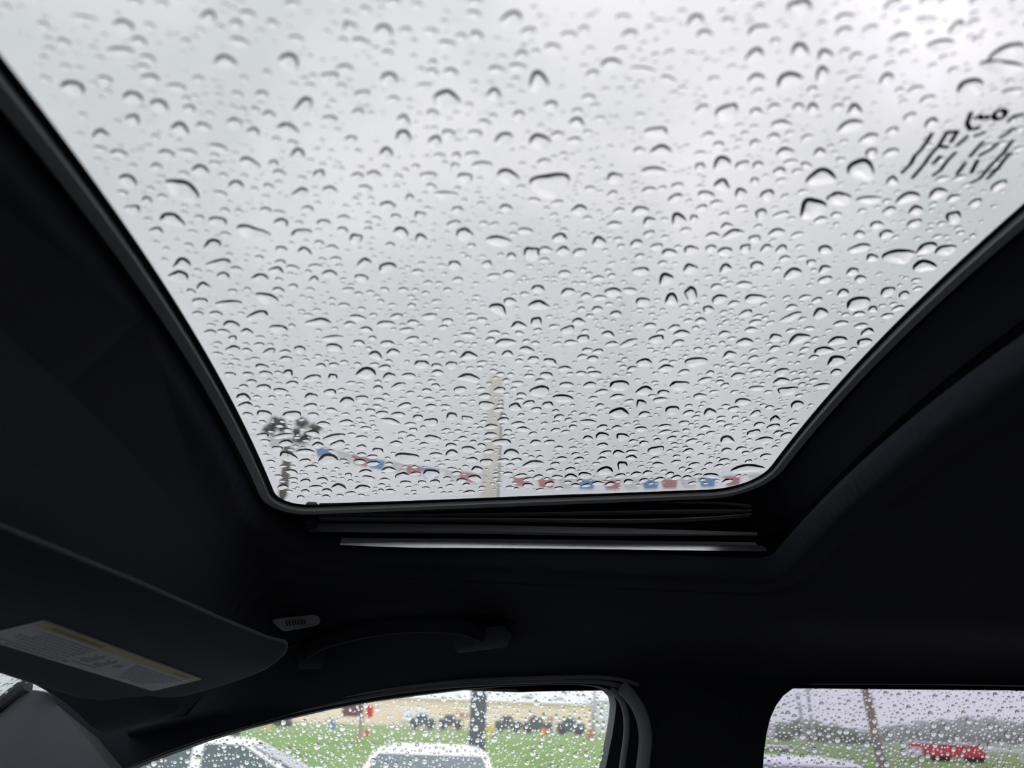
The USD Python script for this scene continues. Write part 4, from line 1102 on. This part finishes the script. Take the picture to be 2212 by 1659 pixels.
def on_glass(px):
    """Rays onto the upper face of the tilted glass (a quadratic in the ray length)."""
    d = ray(px)
    a = GK * d[:, 1] ** 2
    b = d[:, 2] - 2 * GK * 0.36 * d[:, 1] - GS * d[:, 0]
    c = GK * 0.36 ** 2 - GZ + GS * GX
    t = (-b + np.sqrt(b * b - 4 * a * c)) / (2 * a)
    return d * t[:, None]


NS = 28
RHO = np.array([0.30, 0.52, 0.70, 0.83, 0.92, 0.97, 1.0])
TH = np.arange(NS) * 2 * np.pi / NS


def drop_meshes(C, OUT, HH, Q, frame, ns, rho):
    """Drops as closed meshes on a surface. C (n,2) centres, OUT (n,ns,2) outlines, HH heights, Q profile powers; frame(points (m,3): u, v, height) -> xyz.
    Returns (vertices (n,k,3), normals, faces of one drop)."""
    n = len(C)
    nr = len(rho)
    k = 1 + nr * ns + ns + 1
    uvh = np.zeros((n, k, 3))
    uvh[:, 0, :2] = C
    uvh[:, 0, 2] = HH
    for i, r in enumerate(rho):
        s = slice(1 + i * ns, 1 + (i + 1) * ns)
        uvh[:, s, :2] = C[:, None] + (OUT - C[:, None]) * r
        uvh[:, s, 2] = (HH * (1 - r ** Q))[:, None]
    s = slice(1 + nr * ns, 1 + nr * ns + ns)
    uvh[:, s, :2] = OUT
    uvh[:, -1, :2] = C
    f = []
    for j in range(ns):
        j2 = (j + 1) % ns
        f.append([0, 1 + j, 1 + j2])
        for i in range(nr - 1):
            a, b = 1 + i * ns, 1 + (i + 1) * ns
            f += [[a + j, b + j, b + j2], [a + j, b + j2, a + j2]]
        f.append([k - 1, 1 + nr * ns + j2, 1 + nr * ns + j])
    f = np.array(f)
    top = len(f)
    xyz = frame(uvh.reshape(-1, 3)).reshape(n, k, 3)
    nrm = np.zeros_like(xyz)
    fn = np.cross(xyz[:, f[:, 1]] - xyz[:, f[:, 0]], xyz[:, f[:, 2]] - xyz[:, f[:, 0]])
    for c in range(3):
        np.add.at(nrm, (slice(None), f[:, c]), fn)
    nrm /= np.maximum(np.linalg.norm(nrm, axis=2, keepdims=True), 1e-12)
    return xyz, nrm, f


def raw_mesh(path, v, nrm, f, mat):
    m = UsdGeom.Mesh.Define(stage, path)
    m.CreatePointsAttr(Vt.Vec3fArray.FromNumpy(np.ascontiguousarray(v, np.float32)))
    m.CreateFaceVertexCountsAttr(Vt.IntArray.FromNumpy(np.full(len(f), 3, np.int32)))
    m.CreateFaceVertexIndicesAttr(Vt.IntArray.FromNumpy(np.ascontiguousarray(f, np.int32).ravel()))
    m.CreateSubdivisionSchemeAttr('none')
    m.CreateNormalsAttr(Vt.Vec3fArray.FromNumpy(np.ascontiguousarray(nrm, np.float32)))
    m.SetNormalsInterpolation('vertex')
    UsdShade.MaterialBindingAPI.Apply(m.GetPrim()).Bind(UsdShade.Material.Get(stage, '/World/Looks/' + mat))
    return m.GetPrim()


def roof_frame(p):      # u, v = x, y on the glass; height along the glass normal
    x, y, h = p[:, 0], p[:, 1], p[:, 2]
    nx, ny, nz = -GS * np.ones_like(x), 2 * GK * (y - 0.36), np.ones_like(x)
    l = np.sqrt(nx * nx + ny * ny + nz * nz)
    hh = h + 0.00012
    return np.stack([x + nx / l * hh, y + ny / l * hh, zg(x, y) + nz / l * hh], 1) + LOC


rng = np.random.default_rng(5)


def wobble(n, ns, amp):
    th = np.arange(ns) * 2 * np.pi / ns
    w = np.ones((n, ns))
    for k_, a in ((2, 0.6), (3, 1.0), (4, 0.6), (5, 0.35)):
        w += amp * a * rng.uniform(0.2, 1, (n, 1)) * np.cos(k_ * th[None] + rng.uniform(0, 6.283, (n, 1)))
    return w


# 1) the traced drops
kept, cen, outs = [], [], []
inside = GLP.buffer(-0.003)
for (x, y, w, h, a) in sorted(drops_px, key=lambda q: -q[2] * q[3]):
    if any((abs(x - q[0]) < 0.42 * (w + q[2]) * 0.9 and abs(y - q[1]) < 0.42 * (h + q[3]) * 0.8) for q in kept):
        continue
    aa = math.radians(a)
    big = w * h
    wob = wobble(1, NS, 0.085 if w > 22 else 0.06)[0]
    ex, ey = 0.46 * w * np.cos(TH) * wob, 0.44 * h * np.sin(TH) * wob
    bend = rng.uniform(-0.16, 0.22) * h * (ex / (0.5 * w)) ** 2      # slightly bowed, like sliding drops
    ey = ey + bend - bend.mean()
    px = np.stack([x + ex * math.cos(aa) - ey * math.sin(aa), y + ex * math.sin(aa) + ey * math.cos(aa)], 1)
    P = on_glass(np.vstack([px, [[px[:, 0].mean(), px[:, 1].mean()]]]))[:, :2]
    if not inside.contains(Point(P[-1])):
        continue
    kept.append((x, y, w, h, a))
    o = P[:-1]
    if ((o[1:, 0] - P[-1, 0]) * (o[:-1, 1] - P[-1, 1]) - (o[1:, 1] - P[-1, 1]) * (o[:-1, 0] - P[-1, 0])).sum() > 0:
        o = o[::-1]
    outs.append(o)
    cen.append(P[-1])
C1, O1 = np.array(cen), np.array(outs)


def minor(C, O):
    d = O - C[:, None]
    cov = np.einsum('nij,nik->njk', d, d) / d.shape[1]
    e = np.sqrt(np.linalg.eigvalsh(cov) * 2)
    return e[:, 0], e[:, 1]


rmin, rmaj = minor(C1, O1)
HMAX = 0.0034


def heights(r, y):
    h = (0.66 - 0.16 * sstep(0.35, 0.65, y)) * r
    h = HMAX * (1 - np.exp(-h / HMAX))
    return h, 2.15 + 1.0 * np.clip((r - 0.003) / 0.007, 0, 1)


hh, qq = heights(rmin, C1[:, 1])
xyz, nrm, ff = drop_meshes(C1, O1, hh, qq, roof_frame, NS, RHO)


def words(w, h, a, asp):
    size = 'large' if w * h > 2300 else 'medium' if w * h > 900 else 'small'
    shape = 'long' if asp > 2.6 else 'oval' if asp > 1.5 else 'round'
    tilt = 'sinking ' if a > 9 else 'rising ' if a < -9 else ''
    return size, shape, tilt


N_IND = 300
ONES = 'zero one two three four five six seven eight nine ten eleven twelve thirteen fourteen fifteen sixteen seventeen eighteen nineteen'.split()
TENS = 'zero ten twenty thirty forty fifty sixty seventy eighty ninety'.split()


def spell(n):
    return ONES[n] if n < 20 else TENS[n // 10] + ('-' + ONES[n % 10] if n % 10 else '')


NAMED = [((1189, 395), 'biggest raindrop, with a peaked dark upper rim, near the middle of the sunroof'),
         ((791, 807), 'round domed raindrop with a thick dark rim, left of the cream pole top'),
         ((879, 985), 'oval raindrop with a thick dark rim above the left string of pennants'),
         ((931, 1018), 'black capped raindrop over a blue pennant, left of the pole'),
         ((1338, 888), 'squarish raindrop with a dark square rim right of the cream pole'),
         ((1774, 385), 'big peaked raindrop at the right, left one of a close pair'),
         ((1860, 368), 'big bell shaped raindrop at the right, right one of a close pair'),
         ((1756, 452), 'big slanting raindrop below the close pair at the right'),
         ((1614, 1013), 'longest flat raindrop, in the lower right corner of the sunroof'),
         ((1338, 833), 'peaked raindrop with a thick black rim, up and right of the pole'),
         ((1941, 554), 'wide peaked raindrop close to the right edge of the sunroof')]
order = sorted(range(len(kept)), key=lambda i: -kept[i][2] * kept[i][3])
seen = set()
rest = order[N_IND:]
names_left = list(NAMED)
for i in order[:N_IND]:
    x, y, w, h, a = kept[i]
    label = None
    for nm in names_left:
        if abs(nm[0][0] - x) < 12 and abs(nm[0][1] - y) < 12:
            label = nm[1]
            names_left.remove(nm)
            break
    if label is None:
        size, shape, tilt = words(w, h, a, w / h)
        for px_, py_ in ((round(x / W * 100), round(y / HT * 100)), (int(x / W * 100), round(y / HT * 100)), (round(x / W * 100), int(y / HT * 100)), (int(x / W * 100) + 1, int(y / HT * 100) + 1)):
            label = f'{size} {shape} {tilt}raindrop, {spell(px_)} percent across and {spell(py_)} percent down the photo'
            if label not in seen:
                break
    seen.add(label)
    p = raw_mesh('/World/' + numbered('/World', 'raindrop'), xyz[i], nrm[i], ff, 'water_film')
    tagp(p, label, 'raindrop', 'raindrops on the sunroof glass')

# 2) the countless smaller drops between them
sv, sn, sf, off = [], [], [], 0


def stack(xyz, nrm, f):
    global off
    n, k = xyz.shape[:2]
    sv.append(xyz.reshape(-1, 3))
    sn.append(nrm.reshape(-1, 3))
    sf.append((f[None] + (off + np.arange(n) * k)[:, None, None]).reshape(-1, 3))
    off += n * k


stack(xyz[rest], nrm[rest], ff)


def scatter(placed, n_try, radii, sample, ok, gap):
    """Dart throwing: radii from large to small, keeping a gap to what is there."""
    from collections import defaultdict
    cell = 0.017
    grid = defaultdict(list)
    for (x, y, r) in placed:
        grid[(int(x // cell), int(y // cell))].append((x, y, r))
    out = []
    pts = sample(n_try)
    good = ok(pts)
    for (x, y), r, g in zip(pts, radii, good):
        if not g:
            continue
        i, j = int(x // cell), int(y // cell)
        hit = False
        for di in (-1, 0, 1):
            for dj in (-1, 0, 1):
                for (a, b, s) in grid[(i + di, j + dj)]:
                    if (a - x) ** 2 + (b - y) ** 2 < (s + r + gap) ** 2:
                        hit = True
                        break
                if hit:
                    break
            if hit:
                break
        if not hit:
            grid[(i, j)].append((x, y, r))
            out.append((x, y, r))
    return np.array(out)


import shapely
placed = []
for c, o in zip(C1, O1):      # a traced drop stands as a few discs along its length
    d = o - c
    r0_ = minor(c[None], o[None])[0][0]
    u_, s_, vt_ = np.linalg.svd(d, full_matrices=False)
    ax = vt_[0]
    L_ = abs(d @ ax).max()
    m_ = max(1, int(math.ceil(L_ / max(r0_, 1e-4))))
    for t_ in np.linspace(-max(L_ - r0_, 0), max(L_ - r0_, 0), m_) if m_ > 1 else [0.0]:
        placed.append((c[0] + ax[0] * t_, c[1] + ax[1] * t_, r0_))
NT = 13000
rad = np.sort(np.clip(np.exp(rng.normal(math.log(0.00140), 0.50, NT)), 0.0005, 0.0038))[::-1]
okpoly = shapely.prepare(inside) or inside
pos = np.stack([rng.uniform(-0.19, 0.295, NT), rng.uniform(-0.04, 0.75, NT)], 1)
rad = np.clip(rng.permutation(rad) * (0.82 + 0.85 * sstep(0.30, 0.72, pos[:, 1])), 0.0005, 0.0052)      # drops grow where the water creeps down towards the side
srt = np.argsort(-rad)
rad, pos = rad[srt], pos[srt]
S = scatter(placed, NT, rad, lambda n: pos, lambda p: shapely.contains_xy(inside, p[:, 0], p[:, 1]), 0.0006)
n = len(S)
ns2 = 16
th = np.arange(ns2) * 2 * np.pi / ns2
asp = rng.uniform(0.75, 1.5, n)
rot = rng.normal(0, 0.5, n)
wb_ = wobble(n, ns2, 0.075)
ex = S[:, 2:3] * np.sqrt(asp)[:, None] * np.cos(th) * wb_
ey = S[:, 2:3] / np.sqrt(asp)[:, None] * np.sin(th) * wb_
O2 = np.stack([S[:, :1] + ex * np.cos(rot)[:, None] - ey * np.sin(rot)[:, None], S[:, 1:2] + ex * np.sin(rot)[:, None] + ey * np.cos(rot)[:, None]], -1)
h2, q2 = heights(S[:, 2], S[:, 1])
stack(*drop_meshes(S[:, :2], O2, h2, q2, roof_frame, ns2, np.array([0.35, 0.62, 0.82, 0.94, 1.0])))
p = raw_mesh('/World/' + numbered('/World', 'rain_on_sunroof'), np.vstack(sv), np.vstack(sn), np.vstack(sf), 'water_film')
tagp(p, 'countless tiny raindrops between the larger ones on the sunroof glass', 'raindrops', None, 'stuff')


# 3) fine drops on the side windows and the windscreen corner
ns3 = 11
th3 = np.arange(ns3) * 2 * np.pi / ns3


def window_rain(name, label, poly_xz, frame, n_try, med, sig, bounds, turn=True):
    ip = poly_xz.buffer(-0.002)
    shapely.prepare(ip)
    rad = np.sort(np.clip(np.exp(rng.normal(math.log(med), sig, n_try)), 0.0006, 0.0042))[::-1]
    S = scatter([], n_try, rad, lambda n: np.stack([rng.uniform(bounds[0], bounds[1], n), rng.uniform(bounds[2], bounds[3], n)], 1), lambda p: shapely.contains_xy(ip, p[:, 0], p[:, 1]), 0.0004)
    n = len(S)
    w_ = wobble(n, ns3, 0.06)
    O = np.stack([S[:, :1] + S[:, 2:3] * np.cos(th3) * w_, S[:, 1:2] + S[:, 2:3] * np.sin(th3) * w_ * 1.06], -1)
    h = 0.34 * S[:, 2]
    x_, n_, f_ = drop_meshes(S[:, :2], O, h, np.full(n, 2.2), frame, ns3, np.array([0.4, 0.7, 0.9, 1.0]))
    k = x_.shape[1]
    if turn:
        f_, n_ = f_[:, ::-1], -n_
    p = raw_mesh('/World/' + numbered('/World', name), x_.reshape(-1, 3), n_.reshape(-1, 3), (f_[None] + (np.arange(n) * k)[:, None, None]).reshape(-1, 3), 'water')
    tagp(p, label, 'raindrops', None, 'stuff')
    return n


def side_frame(p):      # u, v = x, z on the outer face of the side glass
    l = math.hypot(1, LEAN)
    hh = p[:, 2] + 0.0002
    return np.stack([p[:, 0], wy(p[:, 1]) + GY1 + hh / l, p[:, 1] + hh * LEAN / l], 1) + LOC


nA = window_rain('rain_on_window', 'countless small bright raindrops on the clear front passenger window', win1, side_frame, 16000, 0.0013, 0.42, (-0.70, 0.22, -0.20, 0.06))
nB = window_rain('rain_on_window', 'countless fine raindrops on the tinted rear passenger window', win2, side_frame, 16000, 0.00130, 0.45, (0.38, 0.99, -0.22, 0.08))
wd_ = (ws_b - ws_a) / np.linalg.norm(ws_b - ws_a)
wn_ = np.array([-wd_[1], wd_[0]])
wn_ = wn_ if wn_[1] > 0 else -wn_


def ws_frame(p):      # u = y, v = distance down the windscreen
    hh = p[:, 2] + 0.0053
    return np.stack([ws_a[0] + wd_[0] * p[:, 1] + wn_[0] * hh, p[:, 0], ws_a[1] + wd_[1] * p[:, 1] + wn_[1] * hh], 1) + LOC


nC = window_rain('rain_on_window', 'countless small raindrops on the corner of the windscreen at far left', sbox(0.55, 0.0, 1.11, 0.4), ws_frame, 5200, 0.0016, 0.4, (0.55, 1.11, 0.0, 0.4), False)
print('drops', len(kept), len(S), nA, nB, nC)
